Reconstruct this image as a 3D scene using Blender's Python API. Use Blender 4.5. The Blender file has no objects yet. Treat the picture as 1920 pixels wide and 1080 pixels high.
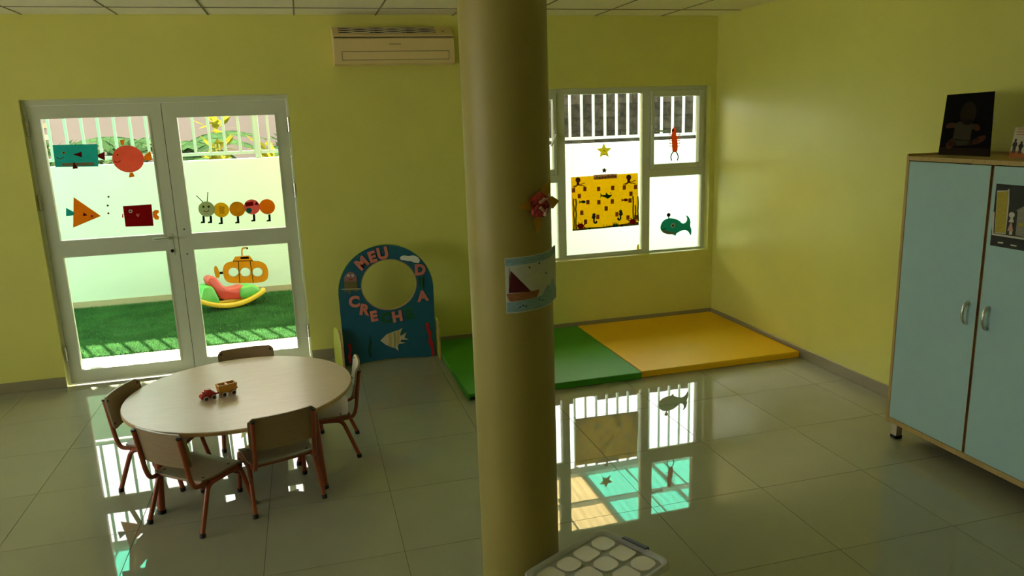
import bpy, bmesh, math, random
from mathutils import Vector, Matrix, Euler, noise
random.seed(4)
sc = bpy.context.scene
COL = sc.collection
PI = math.pi

# ---------------------------------------------------------------- camera
CAM = Vector((-3.63019, -6.22136, 1.89243)); ROT = Euler((1.350681, 0.0333233, -0.2698635)); FPX = 1409.12
cd = bpy.data.cameras.new('camera'); cam = bpy.data.objects.new('camera', cd); COL.objects.link(cam)
cam.location = CAM; cam.rotation_euler = ROT
cd.sensor_width = 36; cd.lens = FPX * 36 / 1920; cd.clip_start = 0.05; cd.clip_end = 300
sc.camera = cam
# ---------------------------------------------------------------- sky, sun, exposure
w = bpy.data.worlds.new('world'); sc.world = w; w.use_nodes = True
bg = w.node_tree.nodes['Background']; bg.inputs[0].default_value = (1.0, 0.965, 0.90, 1); bg.inputs[1].default_value = 4.2
sd = bpy.data.lights.new('sun', 'SUN'); sd.energy = 30; sd.angle = 0.01; sd.color = (1, 0.92, 0.76)
sun = bpy.data.objects.new('sun', sd); COL.objects.link(sun)
sun.rotation_euler = Vector((0.495, -1.1, -1.0)).to_track_quat('-Z', 'Y').to_euler()
vs = sc.view_settings; vs.view_transform = 'Standard'; vs.look = 'None'; vs.gamma = 1; vs.use_curve_mapping = False
vs.exposure = 1.1
sc.cycles.max_bounces = 14; sc.cycles.diffuse_bounces = 8; sc.cycles.transparent_max_bounces = 16
sc.cycles.caustics_reflective = False; sc.cycles.caustics_refractive = False
sc.cycles.sample_clamp_indirect = 12

# ---------------------------------------------------------------- helpers
RM = ROT.to_matrix()
def ray(u, v): return RM @ Vector(((u - 960) / FPX, -(v - 540) / FPX, -1))
def onY(u, v, y):                       # photo pixel -> (x, z) on the plane at depth y
    d = ray(u, v); t = (y - CAM.y) / d.y; p = CAM + d * t; return (p.x, p.z)
def onX(u, v, x):
    d = ray(u, v); t = (x - CAM.x) / d.x; p = CAM + d * t; return (p.y, p.z)
def onZ(u, v, z):
    d = ray(u, v); t = (z - CAM.z) / d.z; p = CAM + d * t; return (p.x, p.y)
def lin(c):
    c = c / 255.0
    return c / 12.92 if c <= 0.04045 else ((c + 0.055) / 1.055) ** 2.4
def S(r, g, b): return (lin(r), lin(g), lin(b))

MATS = {}
def mat(name, col, rough=0.5, spec=0.5, metal=0.0, vary=0.0, scale=8.0, bump=0.0, bscale=60.0, rnd=0.0, ior=None, stretch=None, coat=0.0):
    if name in MATS: return MATS[name]
    m = bpy.data.materials.new(name); m.use_nodes = True; nt = m.node_tree; N = nt.nodes; L = nt.links
    b = N['Principled BSDF']; b.inputs['Roughness'].default_value = rough; b.inputs['Metallic'].default_value = metal
    b.inputs['Specular IOR Level'].default_value = spec; b.inputs['Base Color'].default_value = (*col, 1)
    if ior: b.inputs['IOR'].default_value = ior
    if coat: b.inputs['Coat Weight'].default_value = coat
    tc = N.new('ShaderNodeTexCoord'); src = tc.outputs['Object']
    if stretch:
        mp = N.new('ShaderNodeMapping'); mp.inputs['Scale'].default_value = stretch; L.new(src, mp.inputs[0]); src = mp.outputs[0]
    if vary or rnd:
        nz = N.new('ShaderNodeTexNoise'); nz.inputs['Scale'].default_value = scale; nz.inputs['Detail'].default_value = 5; L.new(src, nz.inputs['Vector'])
        mr = N.new('ShaderNodeMapRange'); mr.inputs[1].default_value = 0.25; mr.inputs[2].default_value = 0.75; mr.inputs[3].default_value = 1 - vary; mr.inputs[4].default_value = 1 + vary
        L.new(nz.outputs[0], mr.inputs[0]); f = mr.outputs[0]
        if rnd:
            oi = N.new('ShaderNodeObjectInfo'); m2 = N.new('ShaderNodeMapRange'); m2.inputs[3].default_value = 1 - rnd; m2.inputs[4].default_value = 1 + rnd
            L.new(oi.outputs['Random'], m2.inputs[0]); mu = N.new('ShaderNodeMath'); mu.operation = 'MULTIPLY'; L.new(f, mu.inputs[0]); L.new(m2.outputs[0], mu.inputs[1]); f = mu.outputs[0]
        vm = N.new('ShaderNodeVectorMath'); vm.operation = 'SCALE'; vm.inputs[0].default_value = col; L.new(f, vm.inputs['Scale']); L.new(vm.outputs[0], b.inputs['Base Color'])
    if bump:
        n2 = N.new('ShaderNodeTexNoise'); n2.inputs['Scale'].default_value = bscale; n2.inputs['Detail'].default_value = 3; L.new(src, n2.inputs['Vector'])
        bp = N.new('ShaderNodeBump'); bp.inputs['Strength'].default_value = bump; bp.inputs['Distance'].default_value = 0.01; L.new(n2.outputs[0], bp.inputs['Height']); L.new(bp.outputs[0], b.inputs['Normal'])
    MATS[name] = m; return m
def thin(name, col, trans=0.5, vary=0.0, scale=10.0, gloss=0.0, stretch=None):
    """paper, leaves and plastic sheet: light comes through"""
    if name in MATS: return MATS[name]
    m = bpy.data.materials.new(name); m.use_nodes = True; nt = m.node_tree; N = nt.nodes; L = nt.links
    N.remove(N['Principled BSDF']); out = N['Material Output']
    d = N.new('ShaderNodeBsdfDiffuse'); t = N.new('ShaderNodeBsdfTranslucent'); mx = N.new('ShaderNodeMixShader'); mx.inputs[0].default_value = trans
    L.new(d.outputs[0], mx.inputs[1]); L.new(t.outputs[0], mx.inputs[2]); res = mx.outputs[0]
    for k in (d, t): k.inputs[0].default_value = (*col, 1)
    if vary:
        tc = N.new('ShaderNodeTexCoord'); nz = N.new('ShaderNodeTexNoise'); nz.inputs['Scale'].default_value = scale; src = tc.outputs['Object']
        if stretch:
            mp = N.new('ShaderNodeMapping'); mp.inputs['Scale'].default_value = stretch; L.new(src, mp.inputs[0]); src = mp.outputs[0]
        L.new(src, nz.inputs['Vector'])
        mr = N.new('ShaderNodeMapRange'); mr.inputs[1].default_value = 0.25; mr.inputs[2].default_value = 0.75; mr.inputs[3].default_value = 1 - vary; mr.inputs[4].default_value = 1 + vary
        L.new(nz.outputs[0], mr.inputs[0]); vm = N.new('ShaderNodeVectorMath'); vm.operation = 'SCALE'; vm.inputs[0].default_value = col; L.new(mr.outputs[0], vm.inputs['Scale'])
        for k in (d, t): L.new(vm.outputs[0], k.inputs[0])
    if gloss:
        g = N.new('ShaderNodeBsdfGlossy'); g.inputs['Roughness'].default_value = 0.25; m2 = N.new('ShaderNodeMixShader'); m2.inputs[0].default_value = gloss
        L.new(res, m2.inputs[1]); L.new(g.outputs[0], m2.inputs[2]); res = m2.outputs[0]
    L.new(res, out.inputs[0]); MATS[name] = m; return m
def glass(name, tint=(0.95, 0.97, 0.95), refl=1.0, haze=0.0):
    if name in MATS: return MATS[name]
    m = bpy.data.materials.new(name); m.use_nodes = True; nt = m.node_tree; N = nt.nodes; L = nt.links
    N.remove(N['Principled BSDF']); out = N['Material Output']
    t = N.new('ShaderNodeBsdfTransparent'); t.inputs[0].default_value = (*tint, 1)
    g = N.new('ShaderNodeBsdfGlossy'); g.inputs['Roughness'].default_value = 0.0 if not haze else 0.2
    fr = N.new('ShaderNodeFresnel'); fr.inputs[0].default_value = 1.3
    mx = N.new('ShaderNodeMixShader'); L.new(fr.outputs[0], mx.inputs[0]); L.new(t.outputs[0], mx.inputs[1]); L.new(g.outputs[0], mx.inputs[2]); res = mx.outputs[0]
    if haze:
        d = N.new('ShaderNodeBsdfTranslucent'); d.inputs[0].default_value = (0.8, 0.8, 0.76, 1); d2 = N.new('ShaderNodeBsdfDiffuse'); d2.inputs[0].default_value = (0.75, 0.75, 0.7, 1)
        m1 = N.new('ShaderNodeMixShader'); m1.inputs[0].default_value = 0.6; L.new(d.outputs[0], m1.inputs[1]); L.new(d2.outputs[0], m1.inputs[2])
        m2 = N.new('ShaderNodeMixShader'); m2.inputs[0].default_value = haze; L.new(res, m2.inputs[1]); L.new(m1.outputs[0], m2.inputs[2]); res = m2.outputs[0]
    L.new(res, out.inputs[0]); MATS[name] = m; return m

class MB:
    def __init__(s): s.v = []; s.f = []
    def add(s, V, F_):
        n = len(s.v); s.v += [tuple(p) for p in V]; s.f += [tuple(i + n for i in f) for f in F_]; return s
    def box(s, x0, x1, y0, y1, z0, z1):
        return s.add([(x0,y0,z0),(x1,y0,z0),(x1,y1,z0),(x0,y1,z0),(x0,y0,z1),(x1,y0,z1),(x1,y1,z1),(x0,y1,z1)],
                     [(0,3,2,1),(4,5,6,7),(0,1,5,4),(1,2,6,5),(2,3,7,6),(3,0,4,7)])
    def prism(s, poly, fn, a, b):
        """poly of 2-D points, fn(p, h) -> 3-D; convex or simple outline"""
        n = len(poly); V = [fn(p, a) for p in poly] + [fn(p, b) for p in poly]
        return s.add(V, [tuple(range(n - 1, -1, -1)), tuple(range(n, 2 * n))] + [(i, (i + 1) % n, n + (i + 1) % n, n + i) for i in range(n)])
    def tube(s, pts, r, n=8, cap=True):
        pts = [Vector(p) for p in pts]; rs = r if isinstance(r, (list, tuple)) else [r] * len(pts)
        t0 = (pts[1] - pts[0]).normalized(); up = Vector((0, 0, 1)) if abs(t0.z) < 0.9 else Vector((1, 0, 0)); nx = t0.cross(up).normalized(); rings = []
        for i, p in enumerate(pts):
            t = (pts[min(i + 1, len(pts) - 1)] - pts[max(i - 1, 0)]).normalized(); nx = (nx - t * nx.dot(t)).normalized(); ny = t.cross(nx)
            rings.append([p + (nx * math.cos(a) + ny * math.sin(a)) * rs[i] for a in (2 * PI * k / n for k in range(n))])
        V = [q for rg in rings for q in rg]; F_ = []
        for i in range(len(pts) - 1):
            for k in range(n): F_.append((i * n + k, i * n + (k + 1) % n, (i + 1) * n + (k + 1) % n, (i + 1) * n + k))
        if cap: F_ += [tuple(range(n - 1, -1, -1)), tuple((len(pts) - 1) * n + k for k in range(n))]
        return s.add(V, F_)
    def cyl(s, c, axis, r, h, n=16):
        c = Vector(c); a = Vector(axis).normalized(); return s.tube([c, c + a * h], r, n)
    def lathe(s, prof, n=48, c=(0, 0, 0)):
        V = []; F_ = []
        for (r, z) in prof:
            V += [(c[0] + r * math.cos(2 * PI * k / n), c[1] + r * math.sin(2 * PI * k / n), c[2] + z) for k in range(n)]
        for i in range(len(prof) - 1):
            for k in range(n): F_.append((i * n + k, i * n + (k + 1) % n, (i + 1) * n + (k + 1) % n, (i + 1) * n + k))
        F_ += [tuple(range(n - 1, -1, -1)), tuple((len(prof) - 1) * n + k for k in range(n))]
        return s.add(V, F_)
    def mesh(s, name='m', bevel=0.0, seg=2):
        me = bpy.data.meshes.new(name); me.from_pydata(s.v, [], s.f); me.update()
        if bevel:
            bm = bmesh.new(); bm.from_mesh(me)
            es = [e for e in bm.edges if len(e.link_faces) == 2 and e.calc_face_angle(0) > 0.5]
            bmesh.ops.bevel(bm, geom=es, offset=bevel, segments=seg, affect='EDGES', profile=0.5, clamp_overlap=True); bm.to_mesh(me); bm.free()
        return me
def smooth(me, ang=40):
    me.polygons.foreach_set('use_smooth', [True] * len(me.polygons)); me.set_sharp_from_angle(angle=math.radians(ang)); return me
def obj(name, me, m, parent=None, sm=False):
    if isinstance(me, MB): me = me.mesh(name)
    if sm: smooth(me)
    o = bpy.data.objects.new(name, me); COL.objects.link(o)
    if m and not me.materials: me.materials.append(m)
    if parent: o.parent = parent
    return o
def tag(o, label=None, cat=None, group=None, kind=None):
    if label: o['label'] = label
    if cat: o['category'] = cat
    if group: o['group'] = group
    if kind: o['kind'] = kind
    return o
def empty(name, loc=(0, 0, 0), rz=0):
    o = bpy.data.objects.new(name, None); COL.objects.link(o); o.empty_display_size = 0.05; o.location = loc; o.rotation_euler = (0, 0, rz); return o
def settle(root, loc):                  # parts were built in room coordinates: put the root at its own place
    root.location = loc; T = Matrix.Translation(-Vector(loc))
    for c in root.children: c.matrix_parent_inverse = T
    return root
def recentre(o):
    v = o.data.vertices; n = len(v)
    lo = Vector([min(p.co[i] for p in v) for i in range(3)]); hi = Vector([max(p.co[i] for p in v) for i in range(3)])
    c = Vector(((lo.x + hi.x) / 2, (lo.y + hi.y) / 2, lo.z)); o.data.transform(Matrix.Translation(-c)); o.location = o.location + c; return o
def dup(root, loc, rz):
    r = root.copy(); COL.objects.link(r); r.location = loc; r.rotation_euler = (0, 0, rz)
    for ch in root.children:
        c = ch.copy(); COL.objects.link(c); c.parent = r
        for g in ch.children:
            d = g.copy(); COL.objects.link(d); d.parent = c
    return r
def plate(loops, depth, fn):
    """flat outline(s) with holes -> thin solid; fn(a, b, c) places it"""
    cu = bpy.data.curves.new('t', 'CURVE'); cu.dimensions = '2D'; cu.fill_mode = 'BOTH'; cu.extrude = depth / 2
    for Lp in loops:
        sp = cu.splines.new('POLY'); sp.points.add(len(Lp) - 1)
        for i, p in enumerate(Lp): sp.points[i].co = (p[0], p[1], 0, 1)
        sp.use_cyclic_u = True
    o = bpy.data.objects.new('t', cu); me = bpy.data.meshes.new_from_object(o); bpy.data.objects.remove(o); bpy.data.curves.remove(cu)
    for v in me.vertices: v.co = fn(*v.co)
    me.materials.clear(); me.update(); return me
def text_me(body, size, depth, fn, bold=0.0, sx=1.0, rot=0.0):
    cu = bpy.data.curves.new('t', 'FONT'); cu.body = body; cu.size = size; cu.extrude = depth / 2; cu.offset = bold; cu.align_x = 'CENTER'; cu.align_y = 'CENTER'; cu.resolution_u = 4
    o = bpy.data.objects.new('t', cu); me = bpy.data.meshes.new_from_object(o); bpy.data.objects.remove(o); bpy.data.curves.remove(cu)
    cx = (min(v.co.x for v in me.vertices) + max(v.co.x for v in me.vertices)) / 2; cy = (min(v.co.y for v in me.vertices) + max(v.co.y for v in me.vertices)) / 2
    cr, sr = math.cos(rot), math.sin(rot)
    for v in me.vertices:
        a, b = (v.co.x - cx) * sx, v.co.y - cy
        v.co = fn(a * cr - b * sr, a * sr + b * cr, v.co.z)
    me.materials.clear(); me.update(); return me
def XZ(y, ox=0, oz=0): return lambda a, b, c: (a + ox, y - c, b + oz)          # faces the room (-y)
def YZ(x, oy=0, oz=0): return lambda a, b, c: (x - c, oy - a, b + oz)          # faces -x, a runs to the right as seen from the room
def circ(cx, cy, rx, ry=None, n=28, a0=0, rot=0):
    ry = ry or rx; out = []
    for k in range(n):
        t = a0 + 2 * PI * k / n; x, y = rx * math.cos(t), ry * math.sin(t); out.append((cx + x * math.cos(rot) - y * math.sin(rot), cy + x * math.sin(rot) + y * math.cos(rot)))
    return out
def px(pts, y): return [onY(u, v, y) for u, v in pts]
def fillet(pts, r, n=5):
    pts = [Vector(p) for p in pts]; out = [pts[0]]
    for i in range(1, len(pts) - 1):
        a, b, c = pts[i - 1], pts[i], pts[i + 1]; d = min(r, (a - b).length * 0.48, (c - b).length * 0.48)
        p, q = b + (a - b).normalized() * d, b + (c - b).normalized() * d
        for k in range(n + 1):
            t = k / n; out.append(p * (1 - t) ** 2 + b * 2 * t * (1 - t) + q * t * t)
    out.append(pts[-1]); return out
def rrect(x0, x1, y0, y1, r, n=5):
    out = []
    for cx, cy, a in ((x1 - r, y1 - r, 0), (x0 + r, y1 - r, 1), (x0 + r, y0 + r, 2), (x1 - r, y0 + r, 3)):
        for k in range(n + 1):
            t = (a + k / n) * PI / 2; out.append((cx + r * math.cos(t), cy + r * math.sin(t)))
    return out

# ---------------------------------------------------------------- materials
M_wall = mat('lime_paint', (0.66, 0.655, 0.16), 0.30, 0.5, ior=1.7, vary=0.03, scale=3, bump=0.05, bscale=220)
M_wallB = mat('render_outside', (0.55, 0.58, 0.52), 0.8, 0.2, vary=0.03, scale=4)
M_ceil = mat('ceiling_tile', (0.93, 0.91, 0.76), 0.8, 0.2, vary=0.02, scale=30, bump=0.25, bscale=45, stretch=(1, 4, 1))
M_ceilg = mat('ceiling_grid', (0.16, 0.155, 0.11), 0.7, 0.2)
M_tile = mat('porcelain_tile', (0.315, 0.32, 0.235), 0.014, 0.5, vary=0.03, scale=5, rnd=0.03, ior=1.62, bump=0.003, bscale=9)
M_grout = mat('grout', (0.13, 0.12, 0.08), 0.9, 0.1)
M_base = mat('skirting_tile', (0.27, 0.245, 0.15), 0.3, 0.5, vary=0.08, scale=6)
M_pill = mat('pillar_paint', (0.30, 0.25, 0.07), 0.45, 0.3, vary=0.03, scale=4, bump=0.05, bscale=150)
M_alu = mat('white_frame', (0.56, 0.60, 0.47), 0.35, 0.5, vary=0.02)
M_alud = mat('gap_shade', (0.10, 0.10, 0.08), 0.6, 0.3)
M_steel = mat('steel', (0.62, 0.62, 0.58), 0.25, 0.5, metal=0.9)
M_glass = glass('pane_glass')
M_wood = mat('table_laminate', (0.66, 0.50, 0.415), 0.32, 0.5, vary=0.07, scale=5, stretch=(1.5, 14, 3))
M_ply = mat('chair_plywood', (0.25, 0.175, 0.10), 0.35, 0.5, vary=0.10, scale=5, stretch=(2, 16, 16))
M_edge = mat('wood_edge', (0.45, 0.28, 0.14), 0.5, 0.4, vary=0.12, scale=14)
M_tube = mat('orange_tube', (0.25, 0.05, 0.015), 0.3, 0.5)
M_black = mat('black_plastic', (0.012, 0.012, 0.012), 0.4, 0.4)
M_white = mat('white_plastic', (0.75, 0.75, 0.70), 0.35, 0.5)

# ================================================================ THE ROOM
H = 2.724; XL = -9.5; YR = -9.2
def structure(o): o['kind'] = 'structure'; return o
DX0, DX1, DZ = -5.533, -3.698, 2.145
WX0, WX1, WZ0, WZ1 = -2.05, -0.052, 0.6486, 2.1366
T = 0.18
b = MB()
for x0, x1, z0, z1 in ((XL - .2, DX0, -.1, 3.0), (DX0, DX1, DZ, 3.0), (DX1, WX0, -.1, 3.0), (WX0, WX1, -.1, WZ0), (WX0, WX1, WZ1, 3.0), (WX1, .2, -.1, 3.0)):
    b.box(x0, x1, 0, T, z0, z1)
me = b.mesh(); wall_back = structure(obj('wall_back', me, M_wall)); me.materials.append(M_wallB)
for p in me.polygons:
    if p.center.y > T - 1e-4: p.material_index = 1
structure(obj('wall_right', MB().box(0, .2, YR - .2, 0, -.1, 3.0), M_wall))
LW = (-6.2, -1.6, .9, 2.3)                                  # unseen wide window added to the left wall to brighten the room
b = MB().box(XL - .2, XL, YR, LW[0], -.1, 3.0).box(XL - .2, XL, LW[1], 0, -.1, 3.0).box(XL - .2, XL, LW[0], LW[1], -.1, LW[2]).box(XL - .2, XL, LW[0], LW[1], LW[3], 3.0)
structure(obj('wall_left', b, M_wall))
fill_win = structure(empty('fill_window'))
b = MB().box(XL - .14, XL - .08, LW[0], LW[1], LW[2], LW[2] + .04).box(XL - .14, XL - .08, LW[0], LW[1], LW[3] - .04, LW[3])
for k in range(5):
    y = LW[0] + (LW[1] - LW[0] - .05) * k / 4; b.box(XL - .14, XL - .08, y, y + .05, LW[2] + .04, LW[3] - .04)
obj('window_frame', b.mesh(), M_alu, fill_win)
for k in range(4):
    y = LW[0] + (LW[1] - LW[0] - .05) * k / 4; obj('pane', MB().box(XL - .112, XL - .108, y + .05, y + (LW[1] - LW[0] - .05) / 4, LW[2] + .04, LW[3] - .04).mesh(), M_glass, fill_win)
structure(obj('wall_rear', MB().box(XL, 0, YR - .2, YR, -.1, 3.0), M_wall))
# floor: grout bed with each tile laid on it
floor = structure(obj('floor', MB().box(XL, 0, YR, 0.0, -.10, -.003), M_grout))
TX, TY, TX0, TY0 = .612, .6, -1.5057, -1.9213
def cuts(lo, hi, a, step):
    k = math.ceil((lo - a) / step); c = [lo]
    while a + k * step < hi - .004:
        if a + k * step > lo + .004: c.append(a + k * step)
        k += 1
    return c + [hi]
def lay(parent, xs, ys, g, z0, z1, m, name='tile'):
    cache = {}
    for i in range(len(xs) - 1):
        for j in range(len(ys) - 1):
            sx, sy = round(xs[i + 1] - xs[i], 4), round(ys[j + 1] - ys[j], 4); key = (sx, sy)
            if key not in cache:
                q = MB().box(-sx / 2 + g, sx / 2 - g, -sy / 2 + g, sy / 2 - g, z0, z1).mesh(name); q.materials.append(m); cache[key] = q
            o = bpy.data.objects.new(name, cache[key]); COL.objects.link(o); o.parent = parent; o.location = ((xs[i] + xs[i + 1]) / 2, (ys[j] + ys[j + 1]) / 2, 0)
lay(floor, cuts(XL, 0, TX0, TX), cuts(YR, 0, TY0, TY), .0015, -.003, 0, M_tile)
ceiling = structure(obj('ceiling', MB().box(XL - .2, .2, YR - .2, T, H + .012, H + .25), M_ceilg))
lay(ceiling, cuts(XL, 0, -.545, .61), cuts(YR, 0, -.36, .61), .005, H, H + .012, M_ceil, 'ceiling_tile')
tees = [(x, None) for x in cuts(XL, 0, -.545, .61)[1:-1]] + [(None, y) for y in cuts(YR, 0, -.36, .61)[1:-1]]
M_tee = mat('ceiling_tee', (0.22, 0.215, 0.15), 0.6, 0.3)
for x, y in tees:
    q = MB().box(x - .005, x + .005, YR, 0, H - .004, H + .006) if y is None else MB().box(XL, 0, y - .005, y + .005, H - .0045, H + .006)
    obj('ceiling_bar', q.mesh(), M_tee, ceiling)
BH = .081
for x0, x1 in ((XL, DX0), (DX1, 0)):
    structure(obj('baseboard_back', MB().box(x0, x1, -.012, 0, 0, BH).mesh(bevel=.003, seg=1), M_base))
structure(obj('baseboard_right', MB().box(-.012, 0, YR, -.012, 0, BH).mesh(bevel=.003, seg=1), M_base))

# ---------------------------------------------------------------- double door
door = structure(empty('door_1'))
b = MB().box(DX0, DX0 + .022, .03, .10, 0, DZ).box(DX1 - .016, DX1, .03, .10, 0, DZ).box(DX0 + .022, DX1 - .016, .03, .10, 2.106, DZ).box(DX0 + .022, DX1 - .016, .03, .10, 0, .012)
obj('door_frame', b.mesh(), M_alu, door)
GL = []
def leaf(x0, x1, gx0, gx1, zu0, zu1, zl0, zl1, hx, hzs):
    z0, z1 = .016, 2.104; y0, y1 = .04, .085; b = MB()
    for a in ((x0, gx0, z0, z1), (gx1, x1, z0, z1), (gx0, gx1, z0, zl0), (gx0, gx1, zl1, zu0), (gx0, gx1, zu1, z1)): b.box(a[0], a[1], y0, y1, a[2], a[3])
    lf = obj('door_leaf', b.mesh(), M_alu, door)
    g = MB()                                                  # glazing beads standing a little proud of the rails
    for c, d in ((zu0, zu1), (zl0, zl1)):
        g.box(gx0 - .012, gx1 + .012, y0 - .004, y0, c - .012, c).box(gx0 - .012, gx1 + .012, y0 - .004, y0, d, d + .012).box(gx0 - .012, gx0, y0 - .004, y0, c, d).box(gx1, gx1 + .012, y0 - .004, y0, c, d)
    obj('glazing_bead', g.mesh(), M_alu, lf)
    for c, d in ((zu0, zu1), (zl0, zl1)): obj('pane', MB().box(gx0, gx1, .0605, .0645, c, d).mesh(), M_glass, lf)
    for hz in hzs:
        h = MB()
        for k in range(3): h.tube([(hx, .028, hz - .055 + .038 * k), (hx, .028, hz - .020 + .038 * k)], .010, 10)
        h.box(hx - .014, hx + .014, .026, .04, hz - .055, hz + .055)
        obj('hinge', h.mesh(), M_steel, lf, True)
    return lf
lL = leaf(-5.509, -4.616, -5.427, -4.713, 1.122, 2.011, .109, .993, -5.517, (1.945, 1.413, .253))
lR = leaf(-4.612, -3.716, -4.514, -3.808, 1.113, 1.993, .106, .985, -3.709, (1.915, 1.403, .247))
b = MB().tube(fillet([(-4.668, .04, 1.092), (-4.668, -.01, 1.092), (-4.785, -.012, 1.094)], .02), .009, 10)
obj('handle', b.mesh(), M_steel, lL, True)
obj('lock_plate', MB().box(-4.685, -4.648, .036, .04, .955, 1.125).mesh(bevel=.002, seg=1), M_alu, lL)
obj('key', MB().cyl((-4.667, .04, .99), (0, -1, 0), .012, .012, 14).box(-4.669, -4.665, .012, .03, .975, 1.0).mesh(), M_black, lL)
obj('leaf_gap_shade', MB().box(-4.6158, -4.6122, .046, .08, .018, 2.1).mesh(), M_alud, lR)  # dark strip in the gap between the leaves, its shade put in as colour
for z in (1.15, .956): obj('bolt', MB().cyl((-4.563, .04, z), (0, -1, 0), .006, .004, 10).mesh(), M_black, lR)

# ---------------------------------------------------------------- window
win = structure(empty('window_1'))
y0, y1 = .075, .135
b = MB().box(WX0, WX1, y0, y1, WZ0, .668).box(WX0, WX1, y0, y1, 2.103, WZ1).box(WX0, -2.013, y0, y1, .668, 2.103).box(-.087, WX1, y0, y1, .668, 2.103)
b.box(-1.49, -1.418, y0, y1, .668, 2.103).box(-.684, -.61, y0, y1, .668, 2.103).box(-.61, -.087, y0, y1, 1.342, 1.41).box(-2.013, -1.49, y0, y1, 1.342, 1.41).box(-1.418, -.684, y0 + .006, y1, .668, .684).box(-1.418, -.684, y0 + .006, y1, 2.087, 2.103)
obj('window_frame', b.mesh(), M_alu, win)
for a in ((-1.418, -.684, .684, 2.087), (-.61, -.087, .668, 1.342), (-2.013, -1.49, .668, 1.342)): obj('pane', MB().box(a[0], a[1], .1, .104, a[2], a[3]).mesh(), M_glass, win)
def sash(x0, x1, hx, pts):
    z0, z1 = 1.41, 2.103; fw = .03; gx0, gx1, gz0, gz1 = x0 + fw, x1 - .048, 1.458, 2.05; b = MB(); q0, q1 = .06, .12
    if hx > x1 - .1: gx0, gx1 = x0 + .048, x1 - fw
    for a in ((x0, gx0, z0, z1), (gx1, x1, z0, z1), (gx0, gx1, z0, gz0), (gx0, gx1, gz1, z1)): b.box(a[0], a[1], q0, q1, a[2], a[3])
    s = obj('sash', b.mesh(bevel=.003, seg=1), M_alu, win)
    obj('pane', MB().box(gx0, gx1, .1, .104, gz0, gz1).mesh(), M_glass, s)
    h = MB().box(hx - .012, hx + .012, .05, .06, 1.71, 1.80)
    obj('handle_plate', h.mesh(bevel=.003, seg=1), M_alu, s)
    obj('handle', MB().tube(fillet(pts, .02), .008, 10).mesh(), M_alu, s, True)
sash(-.605, -.083, -.59, [(-.59, .055, 1.755), (-.59, .02, 1.755), (-.475, .02, 1.748)])
sash(-2.017, -1.495, -1.51, [(-1.51, .055, 1.755), (-1.51, .02, 1.755), (-1.56, .02, 1.66)])
structure(obj('trim_1', MB().box(WX0, WX1, -.004, y0, WZ0 - .012, WZ0 + .003).mesh(bevel=.002, seg=1), M_wall))

# ---------------------------------------------------------------- pillar
PX, PY, PR = -2.94, -3.645, .15
pl = obj('pillar', MB().lathe([(PR, 0), (PR, H)], 96).mesh(), M_pill, None, True); pl.location = (PX, PY, 0)
tag(pl, 'round floor-to-ceiling pillar painted dull cream in the middle of the room', 'pillar')

# ================================================================ OUTSIDE: the narrow yard
M_pave = mat('paving', (0.50, 0.47, 0.42), 0.7, 0.3, vary=0.05, scale=6)
M_turfb = mat('turf_backing', (0.03, 0.09, 0.025), 0.9, 0.1)
M_turf = thin('turf_blade', (0.050, 0.135, 0.042), .45, .3, 3)
M_soil = mat('soil', (0.16, 0.13, 0.10), 0.9, 0.1, vary=0.3, scale=3)
M_yard = mat('yard_wall_paint', (0.40, 0.47, 0.385), 0.7, 0.3, vary=0.03, scale=3)
M_kerb = mat('kerb', (0.26, 0.22, 0.13), 0.7, 0.3, vary=0.05)
M_rail = mat('rail_paint', (0.27, 0.31, 0.265), 0.4, 0.5)
structure(obj('ground_bounce', MB().box(-40, -9.75, -20, 3, -.2, -.01), M_pave))  # unseen paving added to bounce sunlight in through the left window
YW = 2.9; WT = 1.565
structure(obj('ground_soil', MB().box(-40, 40, YW + .2, 60, -.2, -.02), M_soil))
structure(obj('ground_paving', MB().box(-9.6, 8, T, .8, -.2, -.006), M_pave))
structure(obj('ground_turf', MB().box(-9.6, 8, .8, YW, -.2, 0), M_turfb))
V = []; Fc = []
def blade(x, y):
    h = random.uniform(.014, .028); a = random.uniform(0, 2 * PI); wd = .0035; lx, ly = random.uniform(-.014, .014), random.uniform(-.014, .014); n = len(V)
    V.extend([(x - wd * math.cos(a), y - wd * math.sin(a), 0), (x + wd * math.cos(a), y + wd * math.sin(a), 0), (x + lx, y + ly, h)]); Fc.append((n, n + 1, n + 2))
for _ in range(75000): blade(random.uniform(-6.9, -3.3), .79 + (YW - .80) * random.random())
for _ in range(22000): blade(random.uniform(-6.2, -3.3), .785 + .45 * random.random())
tag(obj('grass', MB().add(V, Fc), M_turf), 'short green artificial turf between the yard wall and the paving', 'grass', kind='stuff')
structure(obj('wall_yard', MB().box(-9.6, 8, YW, YW + .15, -.2, WT).mesh(bevel=.006, seg=1), M_yard))
structure(obj('trim_2', MB().box(-9.6, 8, YW - .015, YW, 0, .078), M_kerb))
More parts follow.
